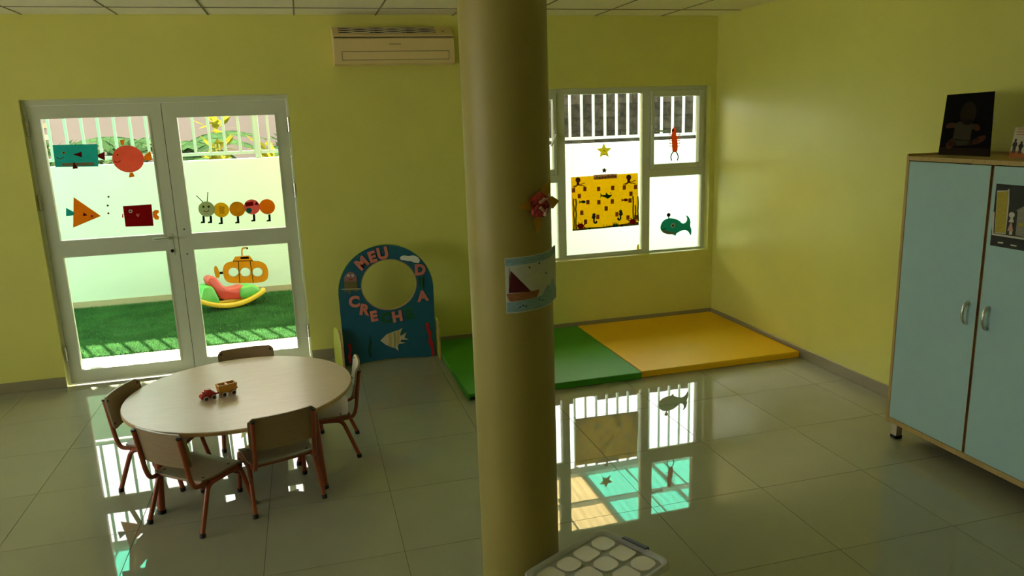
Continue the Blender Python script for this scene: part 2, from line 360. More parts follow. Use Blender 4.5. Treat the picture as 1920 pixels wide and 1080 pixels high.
# security railing on the yard wall: rails, posts and each bar
rail = empty('yard_railing', (-3, YW + .075, WT))
def rp(name, q): q.v = [(a + 3, c - YW - .075, d - WT) for a, c, d in q.v]; return obj(name, q.mesh(), M_rail, rail)
CZ = 3.0
yb = YW + .06
rp('bottom_rail', MB().box(-9.6, 4.6, yb - .02, yb + .02, 1.615, 1.65)); rp('top_rail', MB().box(-9.6, 4.6, yb - .02, yb + .02, CZ - .09, CZ - .045))
for x in (-9.55, -6.62, -4.11, -1.75, 1.63, 4.5): rp('post', MB().box(x - .03, x + .03, yb - .03, yb + .03, WT, CZ - .045))
bar = MB().box(-.014, .014, -.011, .011, 0, CZ - .09 - 1.65).mesh('bar'); bar.materials.append(M_rail)
for k in range(-58, 30):
    o = bpy.data.objects.new('bar', bar); COL.objects.link(o); o.parent = rail; o.location = (-.333 + .1586 * k + 3, yb - YW - .075, 1.65 - WT)
tag(rail, 'tall white steel bar railing standing on the yard wall', 'railing')
# translucent canopy over the yard
M_teal = thin('teal_sheet', (0.075, 0.42, 0.31), .8, vary=.12, scale=3, stretch=(8, .6, 1)); M_amber = thin('amber_sheet', (0.50, 0.38, 0.18), .8, vary=.10, scale=3, stretch=(8, .6, 1))
M_beam = mat('canopy_steel', (0.34, 0.38, 0.33), 0.5, 0.4)
can = empty('yard_canopy', (-3, 1.6, CZ))
def sheet(x0, x1, m):
    n = max(4, int((x1 - x0) / .05)); V = []; F_ = []
    for j, y in enumerate((T + .01 - 1.6, 3.2 - 1.6)):
        for i in range(n + 1): V.append((x0 + (x1 - x0) * i / n + 3, y, .008 * (1 if i % 2 else -1) + .03))
    for i in range(n): F_.append((i, i + 1, n + 2 + i, n + 1 + i))
    obj('sheet', MB().add(V, F_).mesh(), m, can)
xs = [-9.5, -8.3, -7.1, -5.9, -4.7, -3.5, -2.35, -1.3, -.25, .8, 1.85, 2.9, 4.1]
for i in range(len(xs) - 1): sheet(xs[i] + .004, xs[i + 1] - .004, M_amber if i in (4, 5, 6, 7) else M_teal)
for y in (.25, .72, 1.43, 2.14, 2.93): obj('purlin', MB().box(-6.5, 7.1, y - 1.62, y - 1.58, -.045, .015).mesh(), M_beam, can)
for x in xs[1:-1]: obj('rafter', MB().box(x + 2.98, x + 3.02, T - 1.59, 3.15 - 1.6, -.02, .02).mesh(), M_beam, can)
for k in range(22): obj('batten', MB().box(-6.2 + k * .6, -6.185 + k * .6, T - 1.59, 3.15 - 1.6, .0, .018).mesh(), M_beam, can)
tag(can, 'corrugated teal and amber plastic canopy over the yard, mirrored in the floor', 'canopy')
# neighbours behind the railing
M_house = mat('house_render', (0.155, 0.128, 0.11), 0.9, 0.1, vary=0.06, scale=1.5)
M_brick = mat('brick', (0.42, 0.20, 0.12), 0.9, 0.1, vary=0.15, scale=8, rnd=0.25)
M_block = mat('dark_block', (0.024, 0.019, 0.014), 0.95, 0.1, vary=0.65, scale=11, rnd=0.3, bump=.8, bscale=26)
M_mort = mat('mortar', (0.026, 0.022, 0.017), 0.95, 0.1)
hs = empty('garden_wall', (-8, 8.5, -.02))
obj('wall', MB().box(-10, 5.3, 0, .3, 0, 2.85).mesh(), M_house, hs); obj('coping', MB().box(-10.05, 5.35, -.05, .35, 2.85, 2.93).mesh(), M_house, hs); obj('side_wall', MB().box(5.0, 5.3, .3, 5, 0, 2.85).mesh(), M_house, hs)
bm_ = MB().box(-.098, .098, -.03, 0, -.042, .042).mesh('brick'); bm_.materials.append(M_brick)
for r_ in range(14):
    for c_ in range(5):
        if random.random() < .15: continue
        o = bpy.data.objects.new('brick', bm_); COL.objects.link(o); o.parent = hs; o.location = (-.78 + c_ * .21 + .1 * (r_ % 2), 0, 1.2 + r_ * .098)
tag(hs, 'pinkish grey garden wall with exposed bricks far beyond the railing', 'wall')
nb = empty('block_wall', (1.2, 4.2, -.02))
obj('core', MB().box(-2.6, 3.4, .03, .25, 0, 2.13).mesh(), M_mort, nb)
blk = MB().box(-.198, .198, .012, .2, -.0935, .0935).mesh('block'); blk.materials.append(M_block)
for r_ in range(5, 13):
    for c_ in range(15):
        if (r_ == 12 and random.random() < .55) or (r_ == 11 and random.random() < .06): continue
        o = bpy.data.objects.new('block', blk); COL.objects.link(o); o.parent = nb; o.location = (-2.5 + c_ * .4 + .2 * (r_ % 2), random.uniform(-.006, .004), .1 + r_ * .19); o.rotation_euler = (0, random.uniform(-.05, .05) if r_ == 12 else 0, 0)
tag(nb, 'dark weathered block wall rising behind the railing outside the window', 'wall')
# banana plants, croton
M_ban = thin('banana_leaf', (0.032, 0.066, 0.024), .3, vary=.3, scale=6); M_ban2 = thin('banana_leaf_pale', (0.055, 0.085, 0.035), .4, vary=.4, scale=6)
M_cro = thin('croton_leaf', (0.14, 0.13, 0.012), .45, vary=.35, scale=8); M_stem = mat('plant_stem', (0.22, 0.22, 0.08), 0.7, 0.3, vary=.2)
M_bush = thin('bush_leaf', (0.022, 0.045, 0.017), .35, vary=.3, scale=8)
def blade_leaf(p0, ang, L, wd, rise, droop, slits=16):
    V = []; F_ = []; d = Vector((math.cos(ang), math.sin(ang), 0)); s = Vector((-d.y, d.x, 0)); n = slits
    def mid(t): return Vector(p0) + d * (L * t) + Vector((0, 0, rise * t - droop * t * t))
    for side in (-1, 1):
        for i in range(n):
            a, c = i / n, (i + .93) / n
            wa, wc = wd * math.sin(PI * (a * .92 + .06)) ** .7, wd * math.sin(PI * (c * .92 + .06)) ** .7; k = random.uniform(-.10, .05); j = len(V); sh = .05 * L
            V += [mid(a), mid(c), mid(c) + s * side * wc + d * sh + Vector((0, 0, -.25 * wc + k * wc)), mid(a) + s * side * wa + d * sh + Vector((0, 0, -.25 * wa + k * wa))]; F_.append((j, j + 1, j + 2, j + 3) if side > 0 else (j + 3, j + 2, j + 1, j))
    q = MB().add(V, F_); q.tube([mid(t / 6) for t in range(7)], [.014 * (1 - t / 8) for t in range(7)], 5); return q
def banana(x, y, h, leaves, label, m):
    r = empty('banana_plant', (x, y, -.02)); obj('stem', MB().tube([(0, 0, 0), (.02, 0, h * .6), (0, .02, h)], [.11, .08, .04], 10).mesh(), M_stem, r, True)
    for (a, L, wd, ri, dr, z) in leaves: obj('leaf', blade_leaf((0, 0, z), math.radians(a), L, wd, ri, dr).mesh(), m, r)
    return tag(r, label, 'plant')
banana(-5.4, 5.4, 1.7, [(200, 1.3, .26, .9, .75, 1.6), (250, 1.0, .26, 1.0, .85, 1.55), (335, 1.4, .30, .95, .9, 1.55), (290, 1.0, .24, .8, .9, 1.5), (160, 1.2, .25, 1.0, .8, 1.5), (10, 1.3, .28, 1.0, .85, 1.6), (315, 1.1, .26, .7, .75, 1.45)], 'tall banana plant with feathered leaves behind the left door leaf', M_ban)
banana(-4.35, 4.7, 1.5, [(165, 1.2, .28, 1.1, .8, 1.4), (15, 1.0, .26, 1.0, .8, 1.4), (225, .9, .22, .9, .8, 1.35), (320, .9, .24, .9, .8, 1.35), (190, 1.2, .28, .8, .6, 1.3), (350, 1.0, .24, .6, .5, 1.4)], 'broad-leaved banana plant behind the right door leaf', M_ban)
banana(-6.3, 4.4, 1.3, [(20, 1.1, .22, 1.2, .8, 1.35), (340, 1.1, .24, .9, .6, 1.35), (60, .9, .2, 1.0, .6, 1.3), (190, 1.1, .24, .9, .7, 1.3), (300, .8, .2, .9, .6, 1.3)], 'pale ribbed palm-like plant behind the teal paper fish', M_ban2)
def bushy(name, x, y, h, n, m, ls, label, spread):
    r = empty(name, (x, y, -.02)); q = MB()
    for k in range(5): q.tube([(0, 0, 0), (random.uniform(-.6, .6) * spread, random.uniform(-.6, .6) * spread, h * .85)], [.012, .006], 5)
    obj('stems', q.mesh(), M_stem, r); V = []; F_ = []
    for k in range(n):
        z = h * (.35 + .65 * random.random()); a = random.uniform(0, 2 * PI); rr = spread * math.sqrt(random.random()); p = Vector((rr * math.cos(a), rr * math.sin(a), z)); d = Vector((math.cos(a), math.sin(a), random.uniform(-.3, 1.0))).normalized(); s = d.cross(Vector((0, 0, 1))).normalized() * ls * .22; j = len(V)
        V += [p, p + d * ls * .5 + s, p + d * ls, p + d * ls * .5 - s]; F_.append((j, j + 1, j + 2, j + 3))
    tag(obj('foliage', MB().add(V, F_).mesh(), m, r), kind='stuff'); return tag(r, label, 'plant')
bushy('croton_plant', -4.62, 3.9, 2.05, 120, M_cro, .22, 'yellow variegated shrub standing between the banana plants', .11)
bushy('croton_plant', -4.0, 3.8, 1.72, 90, M_cro, .24, 'low yellow grassy shrub just behind the railing', .14)
for i, (x, y, h) in enumerate(((-6.9, 5.2, 1.75), (-5.8, 4.0, 1.72), (-3.6, 5.0, 1.8))):
    bushy('garden_bush', x, y, h, 420, M_bush, .2, ('dark green bush at the foot of the house bricks', 'dark green bush low behind the round red fish', 'dark green bush at the right end of the door view')[i], .42)
# rocking toy on the turf
M_yel = mat('yellow_plastic', (0.42, 0.27, 0.01), 0.35, 0.5); M_grn = mat('green_plastic', (0.06, 0.27, 0.04), 0.35, 0.5); M_red = mat('red_plastic', (0.36, 0.03, 0.02), 0.35, 0.5)
rk = empty('rocking_toy', (-4.53, 2.28, .022), math.radians(24))
def side(poly, y0, y1, bev): return smooth(MB().prism(poly, lambda p, h: (p[0], h, p[1]), y1, y0).mesh(bevel=bev, seg=3), 60)
low = [(-.36 + .72 * k / 14, .30 * abs(-.36 + .72 * k / 14) ** 2 / .36 ** 2 * .36) for k in range(15)]; up = [(x * .98, z + .052) for x, z in reversed(low)]
for yy in (-.14, .06): obj('rocker_rail', side(low + up, yy, yy + .08, .015), M_yel, rk)
obj('deck', side([(-.30, .07), (.30, .07), (.31, .095), (0, .06), (-.31, .095)], -.06, .06, .01), M_yel, rk)
obj('head_end', side([(-.34, .07), (-.13, .06), (-.14, .12), (-.185, .25), (-.23, .275), (-.29, .26), (-.33, .15)], -.11, .11, .03), M_grn, rk)
obj('tail_end', side([(.12, .06), (.33, .10), (.30, .17), (.22, .21), (.10, .20), (.08, .1)], -.11, .11, .03), M_grn, rk)
obj('seat', side([(-.22, .27), (-.235, .33), (-.20, .365), (-.14, .35), (-.08, .25), (-.02, .20), (.06, .205), (.13, .22), (.175, .17), (.15, .095), (.09, .06), (.02, .075), (-.07, .085), (-.13, .11), (-.17, .2)], -.085, .085, .028), M_red, rk)
tag(rk, 'green, red and yellow plastic rocking toy on the turf', 'toy')
# ================================================================ ROUND TABLE AND CHAIRS
TCX, TCY, TR, TZ = -4.075, -1.986, .602, .48
tb = empty('round_table', (TCX, TCY, 0))
obj('tabletop', MB().lathe([(TR - .006, TZ - .022), (TR, TZ - .018), (TR, TZ - .004), (TR - .003, TZ)], 96).mesh(), M_wood, tb, True)
obj('edge_band', MB().lathe([(TR - .01, TZ - .023), (TR + .001, TZ - .021), (TR + .001, TZ - .005), (TR - .01, TZ - .0045)], 96).mesh(), M_edge, tb, True)
q = MB()
for a, c in ((-1, -1), (1, -1), (1, 1), (-1, 1)):
    x, y = .385 * a, .37 * c; q.box(x - .03, x + .03, y - .03, y + .03, TZ - .03, TZ - .0225)
for a in (-1, 1):
    q.box(-.36, .36, .37 * a - .012, .37 * a + .012, TZ - .055, TZ - .0225); q.box(.385 * a - .012, .385 * a + .012, -.36, .36, TZ - .055, TZ - .0225)
obj('apron', q.mesh(), M_tube, tb)
for a, c in ((-1, -1), (1, -1), (1, 1), (-1, 1)):
    lg = obj('leg', MB().tube([(.38 * a, .365 * c, TZ - .03), (.405 * a, .387 * c, .012)], [.021, .018], 14).mesh(), M_tube, tb, True)
    obj('foot_cap', MB().tube([(.404 * a, .386 * c, .02), (.405 * a, .387 * c, 0)], [.021, .021], 14).mesh(), M_black, lg, True)
tag(tb, 'low round wooden table on four orange legs near the glass doors', 'table')

def make_chair():
    r = empty('nursery_chair')
    # seat: plywood dished, rolled down at the front
    nx, ny = 8, 8; V = []; F_ = []
    def sz(x, y): return .268 - .006 * math.cos(x / .16 * PI / 2) - max(0, y - .09) ** 2 * 4.5 + max(0, -y - .09) ** 2 * 3
    out = []
    for t in (0, -.010):
        for j in range(ny + 1):
            for i in range(nx + 1):
                x = -.165 + .33 * i / nx; y = -.135 + .285 * j / ny
                cx = (abs(x) - .145) / .02 if abs(x) > .145 else 0      # soft corners
                if cx > 0 and j in (0, ny): y *= .93
                V.append((x * (1 - .05 * (j / ny < .2)), y, sz(x, y) + t))
    n1 = (nx + 1) * (ny + 1)
    for j in range(ny):
        for i in range(nx):
            a = j * (nx + 1) + i; F_ += [(a, a + 1, a + nx + 2, a + nx + 1), (n1 + a, n1 + a + nx + 1, n1 + a + nx + 2, n1 + a + 1)]
    rim = [i for i in range(nx + 1)] + [j * (nx + 1) + nx for j in range(1, ny + 1)] + [ny * (nx + 1) + i for i in range(nx - 1, -1, -1)] + [j * (nx + 1) for j in range(ny - 1, 0, -1)]
    for k in range(len(rim)):
        a, c = rim[k], rim[(k + 1) % len(rim)]; F_.append((a, n1 + a, n1 + c, c))
    st = obj('seat', MB().add(V, F_).mesh(), M_ply, r, True)
    for x in (-.13, .13):
        for y in (-.09, .07): obj('screw', MB().cyl((x, y, sz(x, y) - .001), (0, 0, 1), .007, .003, 10).mesh(), M_black, st)
    # backrest: bowed plywood plate with rounded corners
    V = []; F_ = []; n = 14; outl = []
    for t in (0, .010):
        for k in range(n + 1):
            x = -.168 + .336 * k / n; yb_ = -.178 - .022 * (1 - (x / .168) ** 2); e = max(0, abs(x) - .150) / .018; cut = .022 * (1 - math.sqrt(max(0, 1 - e * e)))
            for z in (.358 + cut, .45, .543 - cut): V.append((x, yb_ - (z - .45) * .16 + (.0 if t == 0 else -.010), z))
    n1 = 3 * (n + 1)
    for k in range(n):
        for j in range(2):
            a = k * 3 + j; F_ += [(a, a + 1, a + 4, a + 3), (n1 + a, n1 + a + 3, n1 + a + 4, n1 + a + 1)]
    rim = [k * 3 for k in range(n + 1)] + [n * 3 + 1] + [k * 3 + 2 for k in range(n, -1, -1)] + [1]
    for k in range(len(rim)):
        a, c = rim[k], rim[(k + 1) % len(rim)]; F_.append((a, c, n1 + c, n1 + a))
    bk = obj('backrest', MB().add(V, F_).mesh(), M_ply, r, True)
    for s in (-1, 1):
        for z in (.52, .39): obj('screw', MB().cyl((.148 * s, -.186 - (z - .45) * .16, z), (0, 1, 0), .007, .006, 10).mesh(), M_black, bk)
    for s in (-1, 1):
        bf = obj('back_post', MB().tube(fillet([(.148 * s, -.212, .525), (.148 * s, -.180, .30), (.148 * s, -.162, .247), (.148 * s, -.06, .243), (.148 * s, .06, .243)], .045), .0115, 10).mesh(), M_tube, r, True)
        obj('post_cap', MB().cyl((.148 * s, -.2125, .523), (0, -.15, 1), .0125, .008, 10).mesh(), M_black, bf)
        # inverted-U leg frame outside the post
        rail_ = obj('seat_rail', MB().tube([(.163 * s, -.085, .243), (.163 * s, .10, .243)], .012, 10).mesh(), M_tube, r, True)
        for nm, a, c in (('rear', (.163 * s, -.085, .243), (.176 * s, -.178, .012)), ('front', (.163 * s, .10, .243), (.176 * s, .165, .012))):
            sg = 1 if nm == 'front' else -1
            pts = fillet([(a[0], a[1] - sg * .06, a[2]), (a[0], a[1] + sg * .012, a[2] - .004), c], .045)
            lg = obj('leg', MB().tube(pts, .012, 10).mesh(), M_tube, r, True)
            obj('foot_cap', MB().tube([(c[0], c[1] - .003 * sg, .022), (c[0], c[1], 0)], .0145, 10).mesh(), M_black, lg, True)
    obj('crossbar', MB().tube([(-.16, -.10, .243), (.16, -.10, .243)], .010, 8).mesh(), M_tube, r, True)
    obj('crossbar', MB().tube([(-.168, .118, .20), (.168, .118, .20)], .009, 8).mesh(), M_tube, r, True)
    return r
ch = make_chair(); G = 'small chairs around the round table'
spots = [((-4.270, -2.444), -40, 'small chair nearest the camera, seen from behind with its whole seat showing'),
         ((-3.896, -2.366), 16.5, 'small chair with its back to us at the near right of the table'),
         ((-4.512, -1.93), -108, 'small chair at the left end of the table, its curved inner backrest showing'),
         ((-3.635, -1.86), 88, 'small chair at the right end of the table beside the blue arch board'),
         ((-4.075, -1.525), 184, 'small chair behind the table before the doors, only its dark backrest top showing')]
for i, ((x, y), a, lb) in enumerate(spots):
    o = ch if i == 0 else dup(ch, (0, 0, 0), 0)
    o.location = (x, y, 0); o.scale = (1, 1, .975); o.rotation_euler = (0, 0, math.radians(a)); tag(o, lb, 'chair', G)

# toy train on the table
M_toyr = mat('toy_red', (0.42, 0.02, 0.02), 0.25, 0.5); M_toyo = mat('toy_orange', (0.62, 0.28, 0.03), 0.3, 0.5); M_whl = mat('toy_wheel_rim', (0.55, 0.5, 0.5), 0.4, 0.5)
tr = empty('toy_train', (-4.18, -2.07, TZ), math.atan2(.075, .17))
def wheels(par, xs_):
    for x in xs_:
        for s in (-1, 1):
            q = MB().cyl((x, .021 * s, .0125), (0, s, 0), .0125, .008, 14); wh = obj('wheel', q.mesh(), M_black, par, True); obj('wheel_rim', MB().tube([(x + .0105 * math.cos(2 * PI * k / 16), .0285 * s, .0125 + .0105 * math.sin(2 * PI * k / 16)) for k in range(17)], .0022, 6).mesh(), M_whl, par, True)
prof = [(x + .012, z) for x, z in [(-.098, .008), (-.03, .008), (-.03, .030), (-.042, .034), (-.045, .044), (-.058, .052), (-.072, .049), (-.078, .036), (-.092, .032), (-.102, .022)]]
lo = obj('locomotive', smooth(MB().prism(prof, lambda p, h: (p[0], h, p[1]), .018, -.018).mesh(bevel=.004, seg=2), 50), M_toyr, tr); wheels(lo, (-.068, -.033))
obj('funnel', MB().cyl((-.072, 0, .03), (0, 0, 1), .005, .012, 10).mesh(), M_toyr, lo, True)
q = MB(); q.box(.0, .075, -.02, .02, .016, .022); 
for s in (-1, 1): q.add([(-.002, .020 * s, .02), (.077, .020 * s, .02), (.082, .024 * s, .058), (-.007, .024 * s, .058), (-.002, .017 * s, .02), (.077, .017 * s, .02), (.082, .021 * s, .058), (-.007, .021 * s, .058)], [(0, 1, 2, 3), (7, 6, 5, 4), (0, 4, 5, 1), (1, 5, 6, 2), (2, 6, 7, 3), (3, 7, 4, 0)])
for x in (0, .075):
    s = 1 if x else -1; q.add([(x, -.02, .02), (x, .02, .02), (x + .005 * s, .024, .058), (x + .005 * s, -.024, .058), (x - .003 * s, -.02, .02), (x - .003 * s, .02, .02), (x + .002 * s, .024, .058), (x + .002 * s, -.024, .058)], [(0, 1, 2, 3), (7, 6, 5, 4), (0, 4, 5, 1), (1, 5, 6, 2), (2, 6, 7, 3), (3, 7, 4, 0)])
q.box(.034, .040, -.02, .02, .045, .056)
wg = obj('wagon', q.mesh(), M_toyo, tr); wheels(wg, (.016, .06))
tr.scale = (1.14, 1.14, 1.14); obj('coupling', MB().tube([(-.022, 0, .018), (0, 0, .02)], .004, 8).tube([(.075, 0, .02), (.09, 0, .026)], .003, 8).mesh(), M_toyr, tr)
tag(tr, 'small toy train with red engine and open orange wagon on the table', 'toy')

# ================================================================ ARCH BOARD
BY = -.27
M_bblue = mat('board_blue', (0.010, 0.095, 0.16), 0.45, 0.4, vary=.06); M_lime = mat('board_lime', (0.42, 0.50, 0.05), 0.5, 0.4)
M_pink = mat('letter_pink', (0.62, 0.20, 0.16), 0.6, 0.3); M_lgrn = mat('letter_green', (0.012, 0.10, 0.03), 0.6, 0.3); M_ivory = mat('board_ivory', (0.62, 0.60, 0.44), 0.6, 0.3)
bd = empty('arch_board', (-3.075, BY, 0))
cxb, hw, zc = -3.075, .378, .585
ol = [(cxb - hw + .008, 0), (cxb - hw + .09, 0)] + [(cxb - hw + .09 + (2 * hw - .18) * k / 10, .022 * math.sin(PI * k / 10)) for k in range(1, 10)] + [(cxb + hw - .09, 0), (cxb + hw - .008, 0)]
ol += [(cxb + hw * math.cos(PI * k / 30), zc + .378 * math.sin(PI * k / 30)) for k in range(31)]
hole = circ(-3.052, .637, .221, .208, 44)
def bobj(name, me, m, par=None):
    o = obj(name, me, m, par or bd); o.matrix_parent_inverse = Matrix.Translation((3.075, -BY, 0)) if par is None else Matrix(); return o
panel = bobj('panel', plate([ol, hole], .018, XZ(BY)), M_bblue)
rim = MB()                                                   # bare wooden edge round the arch and the opening
rim2 = plate([circ(-3.052, .637, .2215, .2085, 44), circ(-3.052, .637, .215, .202, 44)], .0195, XZ(BY)); bobj('opening_edge', rim2, M_edge)
arc = [(cxb + (hw + .004) * math.cos(PI * k / 30), zc + .382 * math.sin(PI * k / 30)) for k in range(31)]; arc = arc + [(cxb + (hw - .0005) * math.cos(PI * k / 30), zc + .3775 * math.sin(PI * k / 30)) for k in range(30, -1, -1)]
bobj('arch_edge', plate([arc], .0195, XZ(BY)), M_lime)
for x in (cxb - hw - .014, cxb + hw + .001):
    pr = [(-.395, 0), (-.395, .10), (-.385, .22), (-.36, .29), (-.325, .315), (-.28, .32), (-.28, 0)]; pr2 = pr[:-2] + [(-.262, .32), (-.225, .315), (-.19, .29), (-.165, .22), (-.155, .10), (-.155, 0)]
    sh = .22 if x < cxb else -.05                                # the feet are splayed outwards
    sp = bobj('side_support', MB().prism(pr2, lambda p, h: (h - (p[0] + .395) * sh, p[0], p[1]), x, x + .013).mesh(), M_lime)
    bobj('support_edge', MB().prism([(a - .001, c + .001) for a, c in pr[:5]] + [(a + .012, c - .012) for a, c in reversed(pr[:5])], lambda p, h: (h - (p[0] + .395) * sh, p[0], p[1]), x - .0006, x + .0136).mesh(), M_edge)
bf_ = BY - .0105
def letter(ch_, u, v, rot, m, size=.118, sx=1.0):
    x, z = onY(u, v, BY); bobj('letter', text_me(ch_, size, .005, XZ(bf_ - .0025, x, z), .006, sx, math.radians(rot)), m)
for a in (('M', 678, 493, 38, M_pink), ('E', 698, 481, 14, M_pink), ('U', 717, 474.5, 8, M_pink, .125), ('D', 787.5, 505, -2, M_pink), ('I', 790, 529, 0, M_lgrn), ('A', 792, 554, 4, M_pink), ('C', 664, 565, -2, M_pink),
          ('R', 684.5, 580, -12, M_pink), ('E', 701, 592, 6, M_pink, .112), ('C', 724.5, 595, 0, M_lgrn), ('H', 744.5, 592.5, 6, M_pink, .115), ('E', 767, 587, 12, M_lgrn)): letter(*a)
def ch2(pts):
    for _ in range(2):
        o_ = []
        for i in range(len(pts)):
            a, b_ = pts[i], pts[(i + 1) % len(pts)]; o_ += [(a[0] * .78 + b_[0] * .22, a[1] * .78 + b_[1] * .22), (a[0] * .22 + b_[0] * .78, a[1] * .22 + b_[1] * .78)]
        pts = o_
    return pts
def bpx(name, pts, m, d=.004, lift=0.0): return bobj(name, plate([px(pts, BY)], d, XZ(bf_ - d / 2 - lift)), m)
bpx('cloud', ch2([(749, 482), (756, 478), (766, 480), (775, 478), (784, 482), (787, 488), (785, 493), (776, 492), (771, 489), (763, 489), (757, 487), (751, 487)]), M_white)
M_coral = mat('board_coral', (0.45, 0.02, 0.025), 0.6, 0.3)
bpx('coral', [(797, 606), (803, 604), (805, 616), (809, 622), (808, 634), (813, 645), (814, 665), (809, 667), (808, 652), (802, 640), (804, 630), (800, 620)], M_coral)
bpx('coral', [(652, 645), (657, 643), (660, 655), (657, 664), (660, 676), (656, 682), (652, 668), (655, 658)], M_coral)
M_weed = mat('board_weed', (0.01, 0.05, 0.03), 0.6, 0.3)
bpx('seaweed', [(693, 628), (696, 640), (694, 655), (697, 668), (693, 670), (690, 655), (692, 640)], M_weed)
M_cream = mat('board_fish', (0.55, 0.50, 0.32), 0.6, 0.3); M_stripe = mat('fish_stripe', (0.50, 0.36, 0.12), 0.6, 0.3); M_gstripe = mat('fish_stripe_green', (0.28, 0.34, 0.16), 0.6, 0.3)
fs = bpx('fish', [(713, 638), (725, 626), (738, 621), (748, 618), (754, 614), (750, 625), (751, 629), (762, 622), (758, 632), (766, 636), (752, 636), (750, 640), (760, 642), (748, 644), (745, 648), (747, 657), (741, 652), (733, 650), (722, 645)], M_cream)
bpx('fish_stripe', [(727, 626), (734, 623), (735, 636), (734, 650), (728, 648), (729, 637)], M_stripe, .002, .004); bpx('fish_stripe', [(737, 622), (741, 621), (743, 636), (742, 650), (738, 651), (738, 637)], M_gstripe, .002, .004); bpx('fish_stripe', [(743, 620), (748, 619), (749, 630), (748, 643), (744, 646), (744, 634)], M_stripe, .002, .004)
M_jel = mat('jellyfish', (0.30, 0.16, 0.17), 0.6, 0.3); M_jel2 = mat('jellyfish_skirt', (0.16, 0.14, 0.05), 0.6, 0.3)
bpx('jellyfish', [(645, 527), (645, 519), (649, 513), (656, 509), (663, 511), (668, 517), (669, 527)], M_jel)
bpx('jellyfish_skirt', [(645, 527), (669, 527), (670, 540), (675, 542), (668, 546), (658, 543), (655, 553), (652, 544), (646, 548)], M_jel2)
for u in (653, 661): 
    c = onY(u, 516, BY); bobj('jellyfish_eye', plate([circ(*c, .010, n=14)], .002, XZ(bf_ - .006)), M_white)
    bobj('jellyfish_pupil', plate([circ(*c, .004, n=10)], .002, XZ(bf_ - .0078)), M_black)
bpx('jellyfish_mouth', [(653, 522.5), (662, 522), (660, 525), (655, 525)], M_coral, .002, .004)
bpx('thread', [(640, 541), (676, 540), (676, 541.2), (640, 542.2)], M_ivory, .002, .006)
tag(bd, 'blue arched play board with round opening and pink letters reading MEU DIA CRECHE', 'play board')

# ================================================================ MATS
def mat_thing(x0, x1, y0, y1, col, name, label):
    m = mat(name, col, 0.5, 0.2, vary=.03, scale=3); me = MB().box(x0, x1, y0, y1, .0, .05).mesh(bevel=.008, seg=2); o = empty('floor_mat', ((x0 + x1) / 2, (y0 + y1) / 2, 0))
    T_ = Matrix.Translation((-(x0 + x1) / 2, -(y0 + y1) / 2, 0))
    c = obj('cover', me, m, o); c.matrix_parent_inverse = T_
    q = MB()
    for z in (.046,):
        q.tube([(x0 + .004, y0 + .004, z), (x1 - .004, y0 + .004, z), (x1 - .004, y1 - .004, z), (x0 + .004, y1 - .004, z), (x0 + .004, y0 + .004, z)], .0035, 6)
    p = obj('piping', q.mesh(), mat(name + '_piping', tuple(v * .8 for v in col), .5, .4), o); p.matrix_parent_inverse = T_
    if 'green' in label:
        v = obj('corner_tab', MB().box(x0 + .01, x0 + .06, y0 - .004, y0, .008, .03).mesh(), M_black, o); v.matrix_parent_inverse = T_
    return tag(o, label, 'mat', 'padded floor mats by the window')
mat_thing(-2.672, -1.366, -1.392, -.016, (0.06, 0.33, 0.02), 'mat_green', 'padded green floor mat lying half behind the pillar')
mat_thing(-1.36, -.016, -1.375, -.016, (0.93, 0.56, 0.012), 'mat_yellow', 'padded yellow floor mat in the corner under the window')

# ================================================================ AIR CONDITIONER
M_ac = mat('ac_plastic', (0.72, 0.56, 0.27), 0.35, 0.5); M_acg = mat('ac_groove', (0.07, 0.09, 0.05), 0.5, 0.4); M_acs = mat('ac_slat', (0.62, 0.56, 0.40), 0.4, 0.5)
ac = empty('air_conditioner', (-2.872, 0, 2.335)); A0, A1 = -3.332, -2.412
def aobj(name, me, m, par=None, sm=False):
    o = obj(name, me, m, par or ac, sm); 
    if par is None: o.matrix_parent_inverse = Matrix.Translation((2.872, 0, -2.335))
    return o
prf = [(0, 2.345), (-.13, 2.335), (-.185, 2.345), (-.197, 2.365), (-.205, 2.44), (-.205, 2.525), (-.19, 2.535), (-.19, 2.542), (-.20, 2.548), (-.185, 2.562), (-.075, 2.622), (-.04, 2.63), (0, 2.63)]
body = aobj('body', MB().prism(prf, lambda p, h: (h, p[0], p[1]), A0, A1).mesh(bevel=.003, seg=1), M_ac)
aobj('groove', MB().box(A0 + .01, A1 - .005, -.1945, -.18, 2.534, 2.541).mesh(), M_acg)
fl = [(-3.27, 2.375), (-2.46, 2.375), (-2.46, 2.432), (-3.27, 2.432)]
def afr(x0, x1, z0, z1):                                     # on the sloping front below the groove
    q = MB()
    def yy(z): return -.197 - .008 * (z - 2.365) / .075 if z < 2.44 else -.205
    return q.add([(x0, yy(z0) - .0015, z0), (x1, yy(z0) - .0015, z0), (x1, yy(z1) - .0015, z1), (x0, yy(z1) - .0015, z1), (x0, yy(z0) + .004, z0), (x1, yy(z0) + .004, z0), (x1, yy(z1) + .004, z1), (x0, yy(z1) + .004, z1)], [(0, 1, 2, 3), (7, 6, 5, 4), (0, 4, 5, 1), (1, 5, 6, 2), (2, 6, 7, 3), (3, 7, 4, 0)])
aobj('flap_gap', afr(-3.274, -2.456, 2.371, 2.436).mesh(), M_acg)
q = afr(-3.27, -2.46, 2.375, 2.432); q.v = [(x, y - .002, z) for x, y, z in q.v]; aobj('louver_flap', q.mesh(), M_ac)
sl = Vector((0, .11, .06)).normalized(); nrm = Vector((0, -.06, .11)).normalized()
def top_pt(x, t, lift): p = Vector((x, -.185, 2.562)) + sl * t + nrm * lift; return p
q = MB(); gx0, gx1 = -3.285, -2.545
